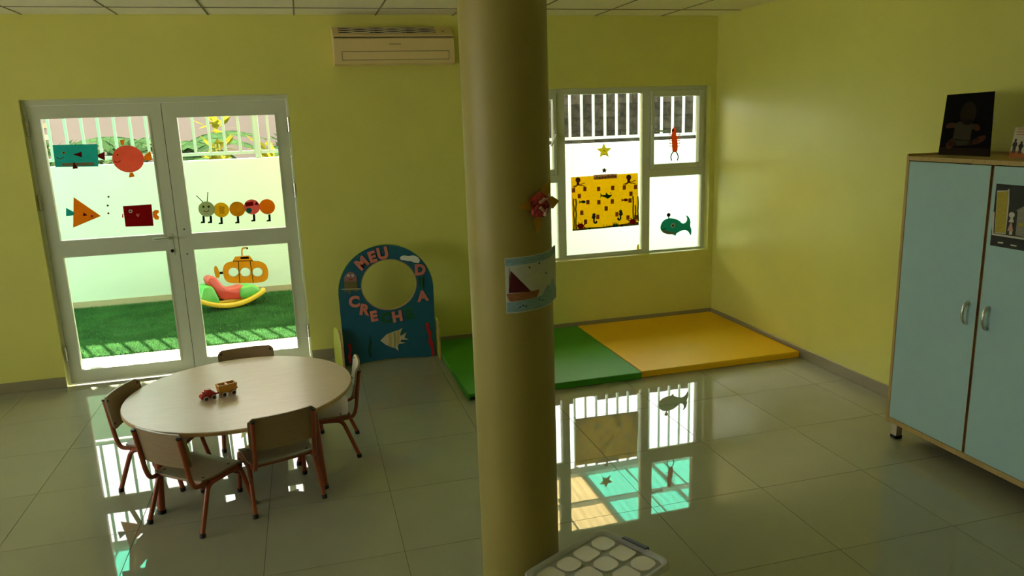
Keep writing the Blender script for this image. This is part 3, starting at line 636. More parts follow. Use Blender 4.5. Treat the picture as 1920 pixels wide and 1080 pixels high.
q.add([top_pt(gx0, .012, .001), top_pt(gx1, .012, .001), top_pt(gx1, .113, .001), top_pt(gx0, .113, .001)], [(0, 1, 2, 3)]); gr = aobj('intake_grille', q.mesh(), mat('grille_dark', (0.008, 0.006, 0.004), .7, .2))
for r_ in range(6):
    sg = 1 if r_ % 2 else -1
    obj('slat', MB().tube([top_pt(gx0 + (gx1 - gx0) * k / 48, .012 + .0202 * r_ + sg * .008 * math.sin(2 * PI * (k / 48 * 3.0) + .6), .004) for k in range(49)], .0032, 5).mesh(), M_acs, gr, True)
for x in (-3.02, -2.78): obj('slat', MB().tube([top_pt(x, .012, .003), top_pt(x, .113, .003)], .002, 5).mesh(), M_acs, gr)
aobj('display', MB().add([top_pt(-2.50, .04, .002), top_pt(-2.475, .04, .002), top_pt(-2.475, .052, .002), top_pt(-2.50, .052, .002)], [(0, 1, 2, 3)]).mesh(), M_black)
aobj('lettering', text_me('SAMSUNG', .018, .001, XZ(-.2056, -2.872, 2.486), 0.0, 1.1), M_black)
tag(ac, 'cream split air conditioner high on the back wall', 'air conditioner')

# ================================================================ CABINET
M_cabw = mat('cabinet_beech', (0.46, 0.33, 0.13), 0.4, 0.4, vary=.10, scale=4, stretch=(12, 12, 1.5)); M_cabb = mat('cabinet_blue', (0.38, 0.58, 0.60), 0.42, 0.4, vary=.02); M_cabd = mat('cabinet_gap', (0.05, 0.03, 0.012), .7, .2)
CX, CY0, CY1, CZ0, CZ1 = -.455, -2.79, -3.87, .093, 1.628; cb = empty('cabinet', (-.235, (CY0 + CY1) / 2, 0)); TC = Matrix.Translation((.235, -(CY0 + CY1) / 2, 0))
def cobj(name, me, m, par=None, sm=False):
    o = obj(name, me, m, par or cb, sm)
    if par is None: o.matrix_parent_inverse = TC
    return o
q = MB().box(CX, -.016, CY0 - .018, CY0, CZ0, CZ1).box(CX, -.016, CY1, CY1 + .018, CZ0, CZ1).box(CX, -.016, CY1 + .018, CY0 - .018, CZ0, CZ0 + .028).box(CX, -.016, CY1 + .018, CY0 - .018, CZ1 - .022, CZ1)
cobj('carcass', q.mesh(), M_cabw); cobj('back_panel', MB().box(-.03, -.016, CY1 + .018, CY0 - .018, CZ0 + .028, CZ1 - .022).mesh(), M_cabw)
cobj('top_lip', MB().box(CX, -.016, CY0 - .010, CY0, CZ1, CZ1 + .012).mesh(), M_cabw); cobj('top_lip', MB().box(-.028, -.016, CY1, CY0 - .010, CZ1, CZ1 + .012).mesh(), M_cabw)
ym = (CY0 + CY1) / 2
cobj('divider', MB().box(CX + .03, -.03, ym - .009, ym + .009, CZ0 + .028, CZ1 - .022).mesh(), M_cabd)
for i, (a, c) in enumerate(((ym + .009, CY0 - .021), (CY1 + .021, ym - .009))):
    dr = cobj('door', MB().box(CX + .002, CX + .02, a, c, CZ0 + .031, CZ1 - .027).mesh(), M_cabb)
    e = MB().box(CX + .001, CX + .0205, a - .002, a, CZ0 + .031, CZ1 - .027).box(CX + .001, CX + .0205, c, c + .002, CZ0 + .031, CZ1 - .027)
    o = obj('door_edge', e.mesh(), M_edge, dr)
    hy = ym + .058 if i == 0 else ym - .062
    pts = [(CX + .002 - .034 * math.sin(PI * k / 12), hy, .862 - .056 * math.cos(PI * k / 12)) for k in range(13)]
    obj('handle', MB().tube(pts, [.0095 - .002 * math.sin(PI * k / 12) for k in range(13)], 10).mesh(), M_steel, dr, True)
for y in (CY0 - .05, CY1 + .05):
    for x in (CX + .035, -.07):
        lg = cobj('leg', MB().box(x - .02, x + .02, y - .02, y + .02, .015, CZ0).mesh(), mat('leg_metal', (.5, .45, .34), .35, .5)); obj('foot_cap', MB().box(x - .022, x + .022, y - .022, y + .022, 0, .018).mesh(), M_black, lg)
tag(cb, 'tall pale blue two-door cabinet with beech edges against the right wall', 'cabinet')
# poster on the right door
M_pblack = mat('poster_black', (0.012, 0.014, 0.012), .5, .4); M_pwhite = mat('poster_white', (0.55, 0.54, 0.46), .7, .2); M_pyel = mat('poster_yellow', (0.42, 0.34, 0.06), .7, .2, vary=.2, scale=60, stretch=(1, 1, 8)); M_pgrey = mat('poster_grey', (0.26, 0.25, 0.20), .7, .2, vary=.3, scale=50, stretch=(1, 1, 8)); M_ppink = mat('poster_pink', (0.45, 0.28, 0.22), .7, .2)
po = empty('drawing_poster', (CX + .0015, -3.52, 1.22)); TP = Matrix.Translation((-CX - .0015, 3.52, -1.22))
def pobj(name, pts, m, lift=0.0):
    o = obj(name, plate([[(-y, z) for y, z in (onX(u, v, CX) for u, v in pts)] if pts[0][0] > 100 else pts], .001, YZ(CX + .0005 - lift)), m, po); o.matrix_parent_inverse = TP; return o
pobj('sheet', [(3.361, 1.222), (3.70, 1.222), (3.70, 1.519), (3.361, 1.519)], M_pblack)
pobj('drawn_tower', [(1870, 357), (1889, 357), (1893, 353), (1892.5, 380), (1886, 439), (1865, 437)], M_pwhite, .001); pobj('drawn_tower_face', [(1870.5, 360), (1891, 358.5), (1885, 437.5), (1866, 435.5)], M_pyel, .0018)
pobj('baseline', [(1860, 437), (1962, 452), (1962, 456), (1860, 440.5)], M_pwhite, .001); pobj('left_strip', [(1861, 397), (1865.5, 397), (1863, 438), (1860.5, 438)], M_pwhite, .0015)
pobj('doll_head', [(1895.5 + 5.5 * math.cos(t * PI / 8) + 2, 403 + 5.5 * math.sin(t * PI / 8)) for t in range(16)], M_pwhite, .0016); pobj('doll_body', [(1896, 408), (1899, 408), (1901, 415), (1900.5, 417), (1895, 417), (1891, 416)], M_pwhite, .0012); pobj('doll_dress', [(1895, 418), (1898, 418), (1900, 434), (1889, 433), (1891, 427)], M_ppink, .0016); pobj('doll_legs', [(1893, 433), (1898, 434), (1898, 440), (1892, 440)], M_pwhite, .0012)
pobj('drawn_house', [(1906, 394), (1928, 383), (1952, 398), (1949, 400), (1945, 450), (1904, 441), (1908.5, 398)], M_pgrey, .0012); pobj('house_window', [(1911, 418), (1919, 418), (1919, 425), (1910, 424.5)], M_pyel, .002)
pobj('paper_dash', [(1871, 453), (1881, 454), (1881, 457), (1871, 456)], M_pwhite, .001); pobj('paper_dash', [(1895, 458), (1906, 460), (1906, 462.5), (1895, 461)], M_pwhite, .001)
tag(po, 'black drawing poster with a yellow tower and doll on the right cabinet door', 'poster')
# photo print standing on the cabinet
ph = empty('photo_board', (-.30, -2.99, CZ1), 0); M_dark = mat('photo_black', (0.0015, 0.0015, 0.002), .6, .05); M_phg = mat('photo_shirt', (0.040, 0.036, 0.022), .6, .05); M_phs = mat('photo_skin', (0.075, 0.028, 0.014), .6, .05); M_phh = mat('photo_head', (0.020, 0.0125, 0.006), .6, .05); M_phb = mat('photo_strip', (0.018, 0.012, 0.007), .6, .05)
lean = math.radians(1.5); 
def PHf(lift):
    def f(a, b_, c): return ((-c - lift) * math.cos(lean) + b_ * math.sin(lean), -a, b_ * math.cos(lean) + (c + lift) * math.sin(lean) + .003)
    return f
obj('board', plate([[(-.145, 0), (.175, 0), (.158, .320), (-.128, .314)]], .006, PHf(0)), M_dark, ph)
obj('lower_strip', plate([[(-.144, .001), (.174, .001), (.172, .04), (-.142, .04)]], .001, PHf(.0034)), M_phb, ph)
for nm, lp, m in (('printed_head', circ(.02, .215, .05, .06, 20), M_phh), ('printed_shirt', [(-.06, .085), (.05, .08), (.055, .16), (.04, .172), (-.03, .175), (-.05, .165)], M_phg), ('printed_hand', circ(-.085, .155, .03, .014, 14, rot=.2), M_phs), ('printed_hand', circ(.08, .145, .024, .016, 14, rot=-.4), M_phs), ('printed_foot', circ(-.07, .06, .032, .022, 14, rot=.7), M_phs), ('printed_foot', circ(.105, .082, .042, .016, 14, rot=.45), M_phs), ('printed_arm', [(-.045, .165), (-.085, .168), (-.10, .150), (-.05, .140)], M_phg), ('printed_arm', [(.045, .165), (.075, .160), (.09, .140), (.05, .135)], M_phg), ('printed_leg', [(-.045, .078), (-.09, .075), (-.085, .045), (-.02, .048)], M_phb), ('printed_leg', [(.045, .075), (.10, .10), (.11, .065), (.03, .048)], M_phb), ('printed_neck', [(-.005, .165), (.045, .165), (.05, .185), (-.01, .185)], M_phh), ('printed_diaper', [(-.04, .05), (.05, .055), (.06, .075), (-.05, .08)], M_phg)):
    obj(nm, plate([lp], .001, PHf(.0036)), m, ph)
obj('easel_strut', MB().add([(.006, -.01, 0), (.006, .01, 0), (.05, .01, .2), (.05, -.01, .2), (.12, -.01, 0), (.12, .01, 0), (.116, .01, 0), (.116, -.01, 0)], [(3, 2, 5, 4), (2, 3, 7, 6), (4, 5, 6, 7)]).mesh(), M_dark, ph)
tag(ph, 'black photograph board of a seated baby standing on the cabinet', 'photo')
# small printed card
cdv = empty('printed_card', (-.27, -3.34, CZ1)); M_card = mat('card_white', (.50, .46, .34), .6, .3); M_cor = mat('card_orange', (.40, .12, .03), .6, .3)
def CDf(lift):
    def f(a, b_, c): return ((-c - lift) + b_ * .12, -a, b_ + .001)
    return f
obj('sheet', plate([[(-.095, 0), (.09, 0), (.088, .145), (-.085, .145)]], .003, CDf(0)), M_card, cdv)
obj('orange_corner', plate([[(-.094, .001), (.02, .001), (-.03, .03), (-.07, .034), (-.092, .03)]], .001, CDf(.0018)), M_cor, cdv)
for z, l in ((.135, .06), (.122, .07), (.11, .05)): obj('printed_line', plate([[(-.075, z), (-.075 + l, z), (-.075 + l, z + .004), (-.075, z + .004)]], .001, CDf(.0018)), M_cor, cdv)
for x, h in ((-.072, .062), (-.038, .05), (0, .045)):
    obj('printed_figure', plate([[(x - .008, .02), (x - .003, .02), (x, .03 + h * .3), (x + .003, .02), (x + .008, .02), (x + .008, .03 + h * .42), (x + .013, .03 + h * .40), (x + .012, .03 + h * .62), (x + .008, .03 + h * .72), (x + .003, .03 + h * .76), (x + .006, .03 + h * .84), (x + .005, .03 + h * .95), (x, .03 + h), (x - .005, .03 + h * .95), (x - .006, .03 + h * .84), (x - .003, .03 + h * .76), (x - .008, .03 + h * .72), (x - .012, .03 + h * .62), (x - .013, .03 + h * .40), (x - .008, .03 + h * .42)]], .001, CDf(.002)), M_pblack, cdv)
obj('stand', MB().add([(.004, -.03, 0), (.004, .03, 0), (.018, .03, .12), (.018, -.03, .12), (.07, -.03, 0), (.07, .03, 0)], [(2, 3, 4, 5)]).mesh(), M_card, cdv)
tag(cdv, 'small white printed card with dark figures at the right on the cabinet', 'card')

# ================================================================ STORAGE BOX
M_boxp = glass('clear_plastic', (.9, .9, .86), haze=.45); M_boxl = mat('lid_pad', (0.62, 0.58, 0.44), .4, .4); M_boxr = glass('lid_plastic', (.9, .9, .86), haze=.55)
U = Vector((.147, -.283, 0)); WW = Vector((-.365, -.201, 0)); LU, LW_ = .345, .445; U.normalize(); U_ang = math.atan2(U.y, U.x)
bx = empty('storage_box', (-2.612 - (U * .01).x + (U * LU / 2).x + (WW.normalized() * LW_ / 2).x, -3.686 - (U * .01).y + (U * LU / 2).y + (WW.normalized() * LW_ / 2).y, 0), U_ang)
# local: +x along U (short side), -y along W (long side)
hx_, hy_, BZ = LU / 2, LW_ / 2, .30
def ring(hx, hy, r, z): return [(x, y, z) for x, y in rrect(-hx, hx, -hy, hy, r)]
def shell(secs, close_bottom=True):
    n = len(secs[0]); V = [p for s_ in secs for p in s_]; F_ = []
    for i in range(len(secs) - 1):
        for k in range(n): F_.append((i * n + k, i * n + (k + 1) % n, (i + 1) * n + (k + 1) % n, (i + 1) * n + k))
    if close_bottom: F_.append(tuple(range(n - 1, -1, -1)))
    return MB().add(V, F_)
q = shell([ring(hx_ - .045, hy_ - .045, .03, .0), ring(hx_ - .022, hy_ - .022, .035, .27), ring(hx_ - .012, hy_ - .012, .035, .275), ring(hx_ - .012, hy_ - .012, .035, .283), ring(hx_ - .026, hy_ - .026, .033, .283), ring(hx_ - .048, hy_ - .048, .028, .004)])
obj('body', q.mesh(), M_boxp, bx, True)
q = shell([ring(hx_ - .004, hy_ - .004, .04, .272), ring(hx_, hy_, .04, .276), ring(hx_, hy_, .04, .294), ring(hx_ - .005, hy_ - .005, .038, .30), ring(hx_ - .013, hy_ - .013, .036, .30), ring(hx_ - .018, hy_ - .018, .034, .296), ring(hx_ - .022, hy_ - .022, .032, .286)], False)
n_ = len(ring(1, 1, .1, 0)); q.f.append(tuple(6 * n_ + k for k in range(n_)))
lid = obj('lid', q.mesh(), M_boxr, bx, True)
gx, gy = (2 * hx_ - .06) / 3, (2 * hy_ - .06) / 4
for i in range(3):
    for j in range(4):
        cx, cy = -hx_ + .03 + gx * (i + .5), -hy_ + .03 + gy * (j + .5); e1, e2 = gx / 2 - .007, gy / 2 - .007
        loop = rrect(cx - e1, cx + e1, cy - e2, cy + e2, .018 + .012 * ((i + j) % 2))
        obj('lid_pad', plate([loop], .005, lambda a, b_, c: (a, b_, .2895 + c)), M_boxl, lid)
for s in (-1, 1):
    q = MB().box(-.06, .06, s * hy_ - .014, s * hy_ + .010, .262, .303); obj('latch', q.mesh(bevel=.005, seg=2), M_black, bx)
bx.children[-1].location = (0, 0, 0)
tag(bx, 'clear plastic storage box with padded lid and black latch beside the pillar', 'storage box')
# ================================================================ PAPER CUT-OUTS ON THE GLASS
def pap(name, col, tr=.45, vary=.06): return thin('paper_' + name, col, tr, vary, 20)
P_teal = pap('teal', (0.05, 0.46, 0.42), .55); P_brown = pap('maroon', (0.20, 0.016, 0.02)); P_red = pap('red', (0.80, 0.21, 0.13), .55); P_or = pap('orange', (0.80, 0.32, 0.02), .55); P_dred = pap('dark_red', (0.34, 0.010, 0.012), .5); P_dark = pap('dark', (0.012, 0.010, 0.008), .1)
P_yel = pap('yellow', (0.80, 0.56, 0.03), .6); P_mus = pap('mustard', (0.66, 0.37, 0.02), .6, .15); P_pink = pap('pink', (0.80, 0.24, 0.20), .55); P_gry = pap('grey_green', (0.50, 0.56, 0.34), .55); P_sub = pap('ochre', (0.85, 0.52, 0.07), .72); P_wht = pap('white', (0.75, 0.72, 0.62)); P_lob = pap('lobster', (0.72, 0.17, 0.04), .65); P_whl = pap('whale', (0.05, 0.40, 0.30), .6); P_stg = pap('star_grey', (0.14, 0.09, 0.07), .3); P_lgr = pap('weed_green', (0.22, 0.30, 0.03)); P_bel = pap('tan', (0.35, 0.27, 0.15)); P_cell = pap('cell_brown', (0.42, 0.14, 0.04), .45)
GY = .0595; WY = .099                                        # room side of the door panes / of the window panes
def chaikin(pts, n=2):
    for _ in range(n):
        out = []
        for i in range(len(pts)):
            a, b_ = pts[i], pts[(i + 1) % len(pts)]; out += [(a[0] * .78 + b_[0] * .22, a[1] * .78 + b_[1] * .22), (a[0] * .22 + b_[0] * .78, a[1] * .22 + b_[1] * .78)]
        pts = out
    return pts
class Cut:
    def __init__(s, name, y): s.r = empty(name); s.y = y; s.pts = []
    def add(s, name, pts, m, lift=0, d=.0012, raw=False):
        lp = pts if raw else px(pts, s.y); s.pts += lp
        return obj(name, plate([lp] if not isinstance(lp[0][0], tuple) else lp, d, XZ(s.y - d / 2 - lift * .0013)), m, s.r)
    def disc(s, name, u, v, r, m, lift=0, ry=None): c = onY(u, v, s.y); k = s.scale(u, v); return s.add(name, circ(c[0], c[1], r * k, (ry or r) * k, 26), m, lift, raw=True)
    def scale(s, u, v): return abs(onY(u + 5, v, s.y)[0] - onY(u - 5, v, s.y)[0]) / 10
    def line(s, name, pts, wd, m, lift=0):
        k = s.scale(*pts[0]); w_ = wd * k / 2
        for _ in range(2 if len(pts) > 2 else 0):
            o_ = [pts[0]]
            for i in range(len(pts) - 1):
                a, b_ = pts[i], pts[i + 1]; o_ += [(a[0] * .75 + b_[0] * .25, a[1] * .75 + b_[1] * .25), (a[0] * .25 + b_[0] * .75, a[1] * .25 + b_[1] * .75)]
            pts = o_ + [pts[-1]]
        P = [Vector((a, 0, c)) for a, c in px(pts, s.y)]; L_ = []; R_ = []
        for i, p in enumerate(P):
            t = (P[min(i + 1, len(P) - 1)] - P[max(i - 1, 0)]).normalized(); n = Vector((-t.z, 0, t.x)); L_.append(((p + n * w_).x, (p + n * w_).z)); R_.append(((p - n * w_).x, (p - n * w_).z))
        return s.add(name, L_ + R_[::-1], m, lift, raw=True)
    def done(s, label, cat='cut-out', group=None):
        x = sum(p[0] for p in s.pts) / len(s.pts); z = min(p[1] for p in s.pts); settle(s.r, (x, s.y, z)); return tag(s.r, label, cat, group)
GF = 'paper cut-outs stuck on the glass doors'
def smile(c, u, v, r, m=P_dark, lift=2): c.line('smile', [(u - r, v - r * .1), (u - r * .5, v + r * .35), (u, v + r * .45), (u + r * .6, v + r * .25), (u + r, v - r * .2)], 1.3, m, lift)
c = Cut('rectangle_fish', GY)
c.add('body', [(98.5, 272), (183, 270), (184.5, 312), (104, 313.5)], P_teal); c.add('belly_strip', [(117, 306), (176, 304), (177, 310), (116, 311.5)], P_bel, 1)
c.add('side_fin', [(137, 289.5), (153, 284.5), (153.5, 295)], P_brown, 1); c.add('tail', [(183, 290), (196, 284.5), (197, 301), (184.5, 295)], P_brown, 1); c.add('belly_fin', [(138, 303), (147, 315.5), (136.5, 317)], P_brown, 2)
c.disc('eye', 119.5, 286.5, 2.6, P_or, 1); c.disc('pupil', 119.7, 286.5, 1.4, P_dark, 2); smile(c, 113, 295, 7, P_brown)
c.done('teal rectangular paper fish on the left door glass', group=GF)
c = Cut('round_fish', GY)
c.disc('body', 240.5, 298, 30, P_red, 0, 27.5); c.add('top_fin', [(225, 263), (234, 261.5), (232, 272), (227, 272)], P_or, 1); c.add('bottom_fin', [(243, 324), (249, 323), (253, 331), (242, 333)], P_or, 1)
c.add('tail', [(270, 292), (282, 283), (285.5, 300), (271, 301)], P_or, 1); c.disc('eye', 220.5, 290.5, 2.6, P_or, 1); c.disc('pupil', 220.7, 290.5, 1.5, P_dark, 2); smile(c, 220, 302, 6, P_brown)
c.done('round red paper fish with orange fins on the left door glass', group=GF)
c = Cut('triangle_fish', GY)
c.add('body', [(138, 369.5), (189.5, 405), (137, 427)], P_or); c.add('tail', [(124, 389.5), (138, 397), (140, 401), (136, 404), (124, 405.5)], P_teal, 1); c.add('side_fin', [(156.5, 398), (164, 403.5), (156, 405.5)], P_brown, 1); c.disc('eye', 172.5, 405, 3, P_red, 1); c.disc('pupil', 172.5, 405, 1.4, P_brown, 2)
c.done('orange triangular paper fish on the left door glass', group=GF)
for u, v, lb in ((203.5, 369, 'topmost of the three small dark dots on the left door glass'), (202, 385.5, 'middle one of the three small dark dots on the left door glass'), (203.3, 400, 'lowest of the three small dark dots on the left door glass')):
    c = Cut('paper_dot', GY); c.disc('bubble', u, v, 2.1, P_brown); c.disc('bubble_centre', u, v, 1.0, P_dark, 1); c.done(lb, 'dot', 'small paper dots on the door')
c = Cut('square_fish', GY)
c.add('body', [(230.5, 386.5), (284, 383), (288, 423.5), (235.5, 425)], P_dred); c.add('tail', [(286, 397), (291, 393.5), (297, 394), (298.5, 398), (294, 402), (299, 407), (297, 412), (292, 412), (287, 407)], P_or, 1)
c.disc('eye', 244.8, 396, 3.8, P_wht, 1); c.disc('pupil', 245, 396, 1.7, P_brown, 2); c.add('side_fin', [(255, 400), (259, 402.5), (261.5, 399), (261, 404), (259, 407.5), (256, 404)], P_pink, 1); c.add('lips', [(229, 401), (232, 402), (231, 405), (232.5, 407), (229, 409)], P_pink, 1)
c.done('dark red rectangular paper fish on the left door glass', group=GF)
c = Cut('paper_caterpillar', GY)
c.disc('head', 387.5, 392, 15.5, P_gry, 2); c.line('antenna', [(368, 366.5), (383, 381)], 1.6, P_dark, 1); c.line('antenna', [(389.8, 360), (388.5, 379)], 1.6, P_dark, 1)
for u in (381.5, 391.5): c.disc('eye', u, 387.5, 2.6, P_lgr, 3); c.disc('pupil', u, 387.5, 1.4, P_dark, 4)
smile(c, 387, 395, 5, P_brown, 3)
for u, v, m, l in ((415, 393.5, P_yel, 1), (445, 392, P_mus, 0), (472.5, 388, P_pink, 1), (501, 387.5, P_or, 0)): c.disc('body_segment', u, v, 15, m, l)
c.add('red_patch', [(459, 380), (474, 377.5), (476, 385), (461, 387.5)], P_dred, 2); c.add('dark_patch', [(477, 384), (481, 377.5), (485, 384.5)], P_brown, 2); c.disc('teal_patch', 467, 394.5, 5.5, P_whl, 2)
for k in range(7): c.line('scribble', [(410 + k * .4, 388 + k * 2), (414, 387 + k * 2.1), (418, 389 + k * 1.8), (421, 387 + k * 2.2)], .8, P_brown, 2)
for u, v, f in ((381.5, 405, -1), (395, 405, -1), (415, 407, -1), (446, 405.5, -1), (476, 402, -1), (505, 402, -1)): c.add('boot', [(u - 2, v), (u + 2.2, v), (u + 3, v + 13), (u - 5, v + 13.5), (u - 5, v + 11), (u - 1.5, v + 10)], P_dark, 0 if u > 390 else 1)
c.done('five-part paper caterpillar with boots on the right door glass', group=GF)
c = Cut('paper_submarine', GY)
hl = px(chaikin([(417, 508), (419, 499), (425, 492), (437, 489.5), (470, 489), (488, 489.5), (498, 495), (503, 505), (503.5, 515), (501, 524), (494, 529), (478, 530.5), (440, 531), (428, 530), (421, 524)]), GY); holes = []
for u in (438, 460, 483):
    cc = onY(u, 510, GY); k = c.scale(u, 510); holes.append(circ(cc[0], cc[1], 9.4 * k, 9 * k, 22))
obj('hull', plate([hl] + holes, .0012, XZ(GY - .0006)), P_sub, c.r); c.pts += hl
c.add('tower', [(436, 489.5), (441, 481), (468, 479), (475, 488.5)], P_sub, 1); c.add('tower_window', [(451, 482), (466, 481), (468, 485), (451, 485.5)], P_dark, 2); c.line('periscope', [(454, 479.5), (453, 465), (464, 464.5)], 3.2, P_sub, 1); c.line('periscope_lens', [(462, 465.5), (465, 465.5)], 3.6, P_dark, 2)
c.line('seam', [(447, 490), (449.5, 530)], 1.2, P_dark, 1); c.line('seam', [(469, 489.5), (475, 530)], 1.2, P_dark, 1); c.line('seam', [(437, 489.6), (474, 488.8)], 1.4, P_dark, 3); c.line('shaft', [(412, 512), (418, 511.5)], 5, P_dark, 0); c.add('propeller', chaikin([(402.5, 499), (405, 498), (409, 504), (412.5, 513), (411.5, 521), (405, 521), (402.5, 513), (401, 505)]), P_sub, 1)
for u in (438, 460, 483):
    cc = onY(u, 510, GY); k = c.scale(u, 510); obj('porthole_ring', plate([circ(*cc, 10.2 * k, 9.8 * k, 22), circ(*cc, 9.2 * k, 8.8 * k, 22)], .0012, XZ(GY - .0019)), P_wht, c.r)
c.done('ochre paper submarine with three portholes on the right door glass', group=GF)
# ---- on the window
GW = 'paper cut-outs stuck on the window'
def star(u, v, r, rot=90): return [(u + (r if k % 2 == 0 else r * .45) * math.cos(math.radians(rot + 36 * k)), v - (r if k % 2 == 0 else r * .45) * math.sin(math.radians(rot + 36 * k))) for k in range(10)]
c = Cut('paper_star', WY); c.add('star', star(1132.5, 283, 14.5, 92), thin('paper_star', (.82, .74, .10), .6)); c.line('nose', [(1131, 282.5), (1135, 283.5)], 1, P_brown, 1); c.line('mouth', [(1131, 290), (1134, 290)], 1, P_brown, 1); c.done('larger yellow paper star on the middle window pane', group=GW)
c = Cut('paper_star', WY); c.add('star', star(1133, 319.5, 6, 90), P_stg); c.disc('spot', 1133, 319.5, 1.6, P_brown, 1); c.done('tiny brownish paper star above the yellow poster', group=GW)
c = Cut('paper_lobster', WY + .0)
c.add('body', chaikin([(1261, 241), (1264, 238), (1267, 240), (1268.5, 247), (1267.5, 252), (1270, 262), (1271, 280), (1268.5, 285), (1264, 286), (1260.5, 284), (1260, 268), (1258.5, 256), (1260.5, 250), (1259, 246)]), P_lob)
c.disc('eye', 1261.5, 244, 2, P_dark, 1)
for sgn, cx in ((-1, 1261), (1, 1269)):
    c.line('claw', [(1262.5 if sgn < 0 else 1267, 284), (1258.5 if sgn < 0 else 1271, 290), (1257.5 if sgn < 0 else 1271.5, 296), (1259.5 if sgn < 0 else 1269.5, 301)], 1.9, P_dark, 1)
    for k in range(5): c.line('leg', [(cx, 252 + 5.5 * k), (cx + sgn * 5, 254 + 5 * k), (cx + sgn * 6, 249 + 6 * k)], 1.2, P_lob, 1)
c.done('red paper lobster on the upper right window sash', group=GW)
c = Cut('paper_whale', WY)
c.add('body', chaikin([(1238, 430), (1238.5, 422), (1243, 414), (1251, 409.5), (1262, 409), (1273, 413), (1280, 420), (1286, 417), (1289, 411), (1285.5, 402.5), (1292, 407), (1295, 416), (1293.5, 423), (1297, 432), (1295, 443), (1291, 434), (1284, 430.5), (1276, 433), (1268, 437.5), (1266.5, 443), (1261.5, 439), (1253, 439.5), (1244, 437)]), P_whl)
c.add('belly', [(1239, 432), (1250, 432.5), (1258, 436), (1264, 434), (1268, 437), (1253, 439.3), (1244, 436.8)], P_bel, 1); c.disc('eye', 1261.5, 422.5, 4, P_wht, 1); c.disc('pupil', 1261.5, 422.8, 1.8, P_dark, 2); c.line('smile', [(1238.5, 429.5), (1244, 430), (1249, 428)], 1.2, P_dark, 2); c.line('spout', [(1254, 410), (1253.5, 404)], 2, P_whl, 0); c.disc('spout_drop', 1253.5, 403, 3.4, P_dark, 1)
c.done('green paper whale on the lower right window pane', group=GW)
c = Cut('paper_scrap', WY); c.add('scrap', [(1193.5, 466), (1195, 459), (1197.5, 457.5), (1199, 467.5), (1194, 468.5)], thin('paper_scrapy', (.8, .7, .05), .5)); c.done('small yellow paper scrap at the foot of the middle window pane', 'paper', GW)
# ---- yellow roll-call poster
def Q(a, b_):                                                # poster crop coordinates -> photo pixels
    return (1060 + a * .1204, 310 + b_ * .1204)
c = Cut('sea_poster', WY)
c.add('sheet', [Q(85, 185), Q(1130, 118), Q(1142, 930), Q(110, 1022)], thin('poster_sheet', (.90, .67, .03), .75, .06, 40)); c.add('title_strip', [Q(440, 150), Q(803, 128), Q(806, 200), Q(438, 222)], thin('title_paper', (.78, .60, .50), .45), 1)
tx = onY(*Q(620, 180), WY); k_ = c.scale(1133, 330)
t_ = obj('lettering', text_me('chamadinha', 8.2 * k_, .001, XZ(WY - .0042, tx[0], tx[1]), .0006, 1.0, math.radians(3)), P_dark, c.r)
w0 = max(v.co.x for v in t_.data.vertices) - min(v.co.x for v in t_.data.vertices); f_ = 41 * k_ / w0
for v in t_.data.vertices: v.co.x = tx[0] + (v.co.x - tx[0]) * f_
for a, b_ in ((128, 388), (303, 368), (517, 367), (737, 353), (917, 346), (1092, 335), (217, 478), (1020, 442), (350, 572), (521, 574), (729, 562), (1006, 547), (635, 672), (255, 738), (505, 803), (803, 762), (314, 880), (975, 812), (1116, 805)):
    c.add('brown_card', [Q(a - 25, b_ - 33), Q(a + 25, b_ - 36), Q(a + 25, b_ + 33), Q(a - 25, b_ + 36)], P_cell, 1)
P_oct = pap('octopus', (0.22, 0.06, 0.03), .35); P_crab = pap('crab', (0.34, 0.012, 0.008), .35); P_fgr = pap('fish_green', (0.02, 0.10, 0.03), .35); P_frd = pap('fish_red', (0.30, 0.03, 0.015), .35); P_shr = pap('sea_horse', (0.03, 0.06, 0.035), .3); P_flr = pap('sea_floor', (0.20, 0.14, 0.03), .3); P_wd = pap('sea_weed', (0.20, 0.20, 0.02), .4)
c.add('sea_floor', [Q(108, 1000), Q(300, 970), Q(560, 960), Q(760, 930), Q(1000, 900), Q(1141, 880), Q(1142, 930), Q(110, 1022)], P_flr, 1)
for x0, s_ in ((195, 0), (985, -40)):
    c.add('octopus_head', [Q(x0 + 40 * math.cos(t * PI / 7), 228 + s_ + 42 * math.sin(t * PI / 7)) for t in range(14)], P_oct, 2); c.add('octopus_neck', [Q(x0 - 18, 255 + s_), Q(x0 + 18, 255 + s_), Q(x0 + 22, 305 + s_), Q(x0 - 22, 305 + s_)], P_oct, 2)
    for pts in ([(0, 295), (-40, 320), (-75, 330), (-82, 345)], [(0, 300), (50, 300), (75, 280), (105, 275)], [(0, 305), (40, 320), (80, 315), (105, 330)], [(0, 300), (-20, 325), (-50, 335), (-60, 350)]): c.line('tentacle', [Q(x0 + a, b_ + s_) for a, b_ in pts], 1.3, P_oct, 3)
for x0, y0_, m, s_ in ((265, 570, P_fgr, 1), (925, 540, P_frd, 1)): c.add('small_fish', [Q(x0 - 60, y0_ - 28), Q(x0 - 28, y0_ - 6), Q(x0 + 5, y0_ - 26), Q(x0 + 38, y0_ - 20), Q(x0 + 52, y0_), Q(x0 + 38, y0_ + 18), Q(x0 + 5, y0_ + 22), Q(x0 - 26, y0_ + 8), Q(x0 - 60, y0_ + 32), Q(x0 - 46, y0_)], m, 2)
c.add('shark', [Q(535, 430), Q(575, 465), Q(625, 460), Q(632, 420), Q(668, 460), Q(700, 462), Q(730, 450), Q(715, 480), Q(690, 500), Q(655, 522), Q(640, 508), Q(595, 490), Q(562, 482), Q(535, 505), Q(550, 465)], P_fgr, 2); c.disc('shark_bubble', *Q(705, 428), 1.0, P_brown, 2)
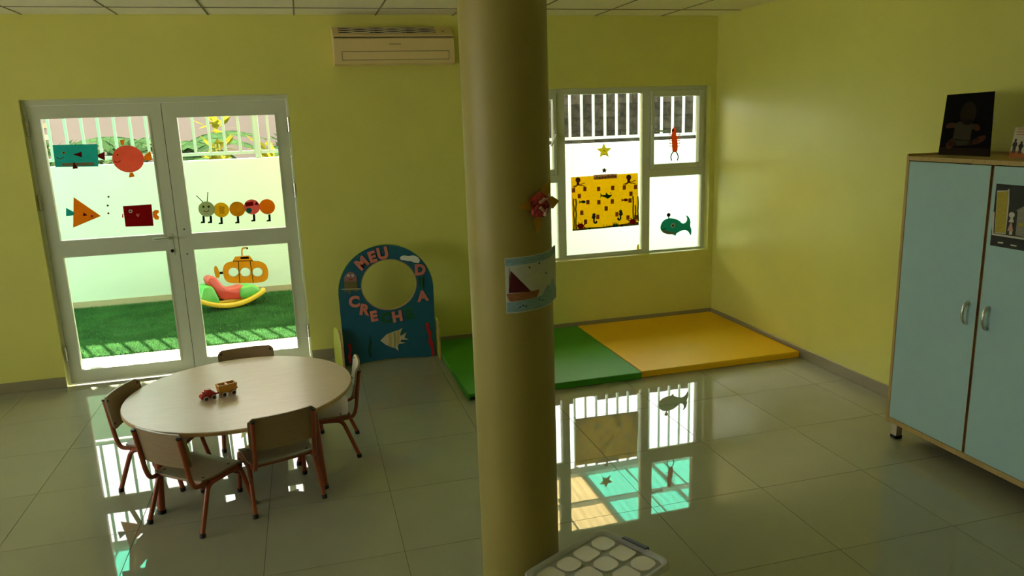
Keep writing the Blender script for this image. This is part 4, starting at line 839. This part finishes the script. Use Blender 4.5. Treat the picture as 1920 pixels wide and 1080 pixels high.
for x0, y0_, s_ in ((440, 825, 1), (862, 775, -1)): c.line('sea_horse', [Q(x0 + s_ * a, y0_ + b_) for a, b_ in ((25, -50), (0, -75), (-12, -50), (0, -20), (8, 15), (0, 45), (18, 75), (42, 70), (45, 50), (30, 45))], 3.0, P_shr, 2); c.disc('sea_horse_belly', *Q(x0, y0_ - 20), 3.6, P_shr, 3)
for x0, y0_ in ((235, 945), (1048, 875)):
    c.add('crab', [Q(x0 + 52 * math.cos(t * PI / 8), y0_ + 40 * math.sin(t * PI / 8)) for t in range(16)], P_crab, 2)
    for a in range(8): t = math.radians(20 + 45 * a); c.line('crab_leg', [Q(x0 + 40 * math.cos(t), y0_ + 32 * math.sin(t)), Q(x0 + 80 * math.cos(t), y0_ + 62 * math.sin(t))], 1.5, P_crab, 2)
for pts in ([(130, 520), (118, 600), (140, 680), (120, 760), (140, 850), (130, 1000)], [(160, 520), (172, 600), (155, 680), (172, 760), (160, 850), (165, 990)], [(1050, 480), (1058, 600), (1050, 700), (1060, 840)], [(1085, 620), (1095, 720), (1080, 800), (1090, 860)], [(1128, 480), (1135, 600), (1128, 720), (1138, 870)]): c.line('seaweed', [Q(*p) for p in pts], 2.6, P_wd, 2)
c.add('grass_tuft', [Q(735, 965), Q(738, 885), Q(755, 925), Q(772, 880), Q(785, 925), Q(800, 885), Q(812, 922), Q(822, 880), Q(820, 955)], P_fgr, 2)
for x0 in (590, 640, 680): c.line('sprig', [Q(x0, 960), Q(x0 + 5, 925)], 1.2, P_wd, 2)
for x0, y0_ in ((380, 985), (880, 938)): c.disc('pebble', *Q(x0, y0_), 2.2, P_dark, 2, 1.5)
c.done('yellow underwater poster titled chamadinha on the middle window pane', 'poster')

# ================================================================ ON THE PILLAR
def pil(u, v):
    d = ray(u, v); ox, oy = CAM.x - PX, CAM.y - PY; A = d.x ** 2 + d.y ** 2; B_ = 2 * (ox * d.x + oy * d.y); C_ = ox * ox + oy * oy - PR * PR; D = B_ * B_ - 4 * A * C_
    t = (-B_ - math.sqrt(max(D, 0))) / (2 * A); p = CAM + d * t; return (math.atan2(p.y - PY, p.x - PX), p.z)
th0, z00 = pil(946, 484); zlo = pil(950, 588)[1]; zhi = z00; thc = pil(1030, 520)[0]
TH0 = th0; TH1 = th0 + (zhi - zlo) * 1.38 / PR               # landscape sheet wrapped round the pillar
def cyl_pt(s, t, lift):                                      # s, t in 0..1 over the sheet
    th = TH0 + (TH1 - TH0) * s; peel = .012 * max(0, (s - .86) / .14) ** 2; r = PR + .0012 + lift + peel; z = zlo + (zhi - zlo) * t + .012 * s; return (PX + r * math.cos(th), PY + r * math.sin(th), z)
def cpatch(poly, lift, n=20):                                # vertical-strip patch of a convex outline
    xs_ = [p[0] for p in poly]; a, c = min(xs_), max(xs_); V = []; F_ = []
    n = max(3, int(n * (c - a) / .5))
    def span(x):
        ys = []
        for i in range(len(poly)):
            p, q_ = poly[i], poly[(i + 1) % len(poly)]
            if abs(p[0] - q_[0]) < 1e-9:
                if abs(x - p[0]) < 1e-6: ys += [p[1], q_[1]]
            elif min(p[0], q_[0]) - 1e-9 <= x <= max(p[0], q_[0]) + 1e-9: ys.append(p[1] + (q_[1] - p[1]) * (x - p[0]) / (q_[0] - p[0]))
        return min(ys), max(ys)
    for i in range(n + 1):
        x = a + (c - a) * i / n; l, h = span(x)
        V += [cyl_pt(x, l, lift), cyl_pt(x, h, lift), cyl_pt(x, l, lift - .0006), cyl_pt(x, h, lift - .0006)]
    for i in range(n):
        j = 4 * i; F_ += [(j, j + 4, j + 5, j + 1), (j + 2, j + 3, j + 7, j + 6), (j, j + 2, j + 6, j + 4), (j + 1, j + 5, j + 7, j + 3)]
    F_ += [(0, 1, 3, 2), (4 * n, 4 * n + 2, 4 * n + 3, 4 * n + 1)]
    return MB().add(V, F_).mesh()
D_pap = mat('drawing_paper', (.44, .46, .40), .7, .2, vary=.12, scale=30, stretch=(1, 1, 14)); D_sail = mat('drawing_sail', (.07, .008, .012), .7, .2); D_hull = mat('drawing_hull', (.26, .11, .05), .7, .2, vary=.3, scale=60, stretch=(1, 1, 6)); D_blue = mat('drawing_blue', (.20, .32, .36), .7, .2, vary=.35, scale=40, stretch=(1, 1, 10)); D_ink = mat('drawing_ink', (.03, .05, .07), .7, .2)
dw = empty('boat_drawing')
obj('sheet', cpatch([(0, 0), (1, 0), (1, 1), (0, 1)], .0004, 40), D_pap, dw)
def SD(u, v):
    th, z = pil(u, v); s = (th - TH0) / (TH1 - TH0); return (s, (z - .012 * s - zlo) / (zhi - zlo))
obj('sky_band', cpatch([(.01, .86), (.99, .86), (.99, .98), (.01, .98)], .0008), D_blue, dw)
obj('sea', cpatch([(.01, .02), (.99, .02), (.99, .22), (.60, .24), (.01, .20)], .0008), D_blue, dw)
obj('sail', cpatch([SD(955, 505), SD(995, 546), SD(955, 549)], .0016), D_sail, dw); obj('mast', cpatch([SD(954, 503), SD(955.5, 503), SD(955.5, 551), SD(954, 551)], .0014), D_ink, dw)
obj('hull', cpatch([SD(950, 551), SD(1011, 542), SD(1007, 556), SD(955, 566)], .0014), D_hull, dw)
obj('wave_hill', cpatch([(.50, .2), (.56, .32), (.63, .38), (.70, .36), (.78, .44), (.88, .42), (.96, .25), (.98, .14), (.60, .12)], .0012), D_blue, dw)
for s, t in ((.30, .80), (.45, .84), (.58, .62)): obj('drawn_bird', cpatch([(s, t), (s + .03, t + .008), (s + .03, t - .03), (s + .015, t - .03)], .0014), D_ink, dw)
for s, t in ((.16, .10), (.20, .12), (.24, .10), (.44, .17), (.50, .14)): obj('drawn_mark', cpatch([(s, t), (s + .03, t + .02), (s + .035, t + .005), (s + .01, t - .02)], .0014), D_ink, dw)
tag(settle(dw, (PX, PY, zlo)), "child's sailing boat drawing wrapped round the pillar", 'drawing')
# paper flower fish above it
M_orn = mat('ornament_red', (.34, .03, .02), .5, .3, vary=.3, scale=60); M_fin = thin('ornament_fin', (.55, .30, .04), .35, .15, 30); M_ornw = mat('ornament_white', (.50, .28, .24), .6, .3)
oth, oz = pil(1006, 384); o_n = Vector((math.cos(oth), math.sin(oth), 0)); o_t = Vector((-math.sin(oth), math.cos(oth), 0)); o_c = Vector((PX, PY, oz)) + o_n * (PR + .022)
orn = empty('paper_ornament'); V = []; F_ = []
def opt(a, b_, h): return o_c + o_t * a + Vector((0, 0, b_)) + o_n * h
n = 18; rows_ = 7
for j in range(rows_ + 1):
    f = j / rows_; rr = .043 * math.sin(f * PI / 2 + .0001) if j else .0005
    for k in range(n):
        t = 2 * PI * k / n; wob = 1 + .10 * math.sin(5 * t + j) * f; V.append(opt(rr * wob * math.cos(t), rr * wob * math.sin(t), .026 * math.cos(f * PI * .62) + .004 * math.sin(7 * t + 2 * j)))
for j in range(rows_):
    for k in range(n): F_.append((j * n + k, (j + 1) * n + k, (j + 1) * n + (k + 1) % n, j * n + (k + 1) % n))
F_.append(tuple(range(n))); obj('body', MB().add(V, F_).mesh(), M_orn, orn)
for ang, L_, wd in ((62, .062, .02), (178, .066, .018), (258, .066, .018), (5, .052, .022)):
    ca, sa = math.cos(math.radians(ang)), math.sin(math.radians(ang)); q = []
    for r_, w_ in ((.03, .010), (.055, wd), (.03 + L_, .001)): q += [opt(r_ * ca - w_ * sa, r_ * sa + w_ * ca, -.004 + (r_ - .03) * .12), opt(r_ * ca + w_ * sa, r_ * sa - w_ * ca, -.004 + (r_ - .03) * .12)]
    q += [p - o_n * .0015 for p in q]
    obj('fin', MB().add(q, [(0, 1, 3, 2), (2, 3, 5, 4), (6, 8, 9, 7), (8, 10, 11, 9), (0, 2, 8, 6), (2, 4, 10, 8), (1, 7, 9, 3), (3, 9, 11, 5), (4, 5, 11, 10), (0, 6, 7, 1)]).mesh(), M_fin, orn)
for a, b_, rt in ((-.012, .018, .5), (.012, .012, 2.0), (.016, -.012, .9), (-.014, -.012, 2.4), (0, -.022, 1.4)):
    ca, sa = math.cos(rt), math.sin(rt); e = [(-.014, -.003), (.014, -.004), (.012, .004), (-.012, .003)]; top = [opt(a + x * ca - y * sa, b_ + x * sa + y * ca, .028) for x, y in e]; bot = [p - o_n * .012 for p in top]
    obj('paper_curl', MB().add(top + bot, [(0, 1, 2, 3), (7, 6, 5, 4), (0, 4, 5, 1), (1, 5, 6, 2), (2, 6, 7, 3), (3, 7, 4, 0)]).mesh(), M_ornw, orn)
obj('backing', MB().tube([o_c - o_n * .0215, o_c + o_n * .006], [.018, .02], 12).mesh(), M_orn, orn)
tag(settle(orn, o_c), 'red crumpled paper fish ornament with yellow fins on the pillar', 'ornament')
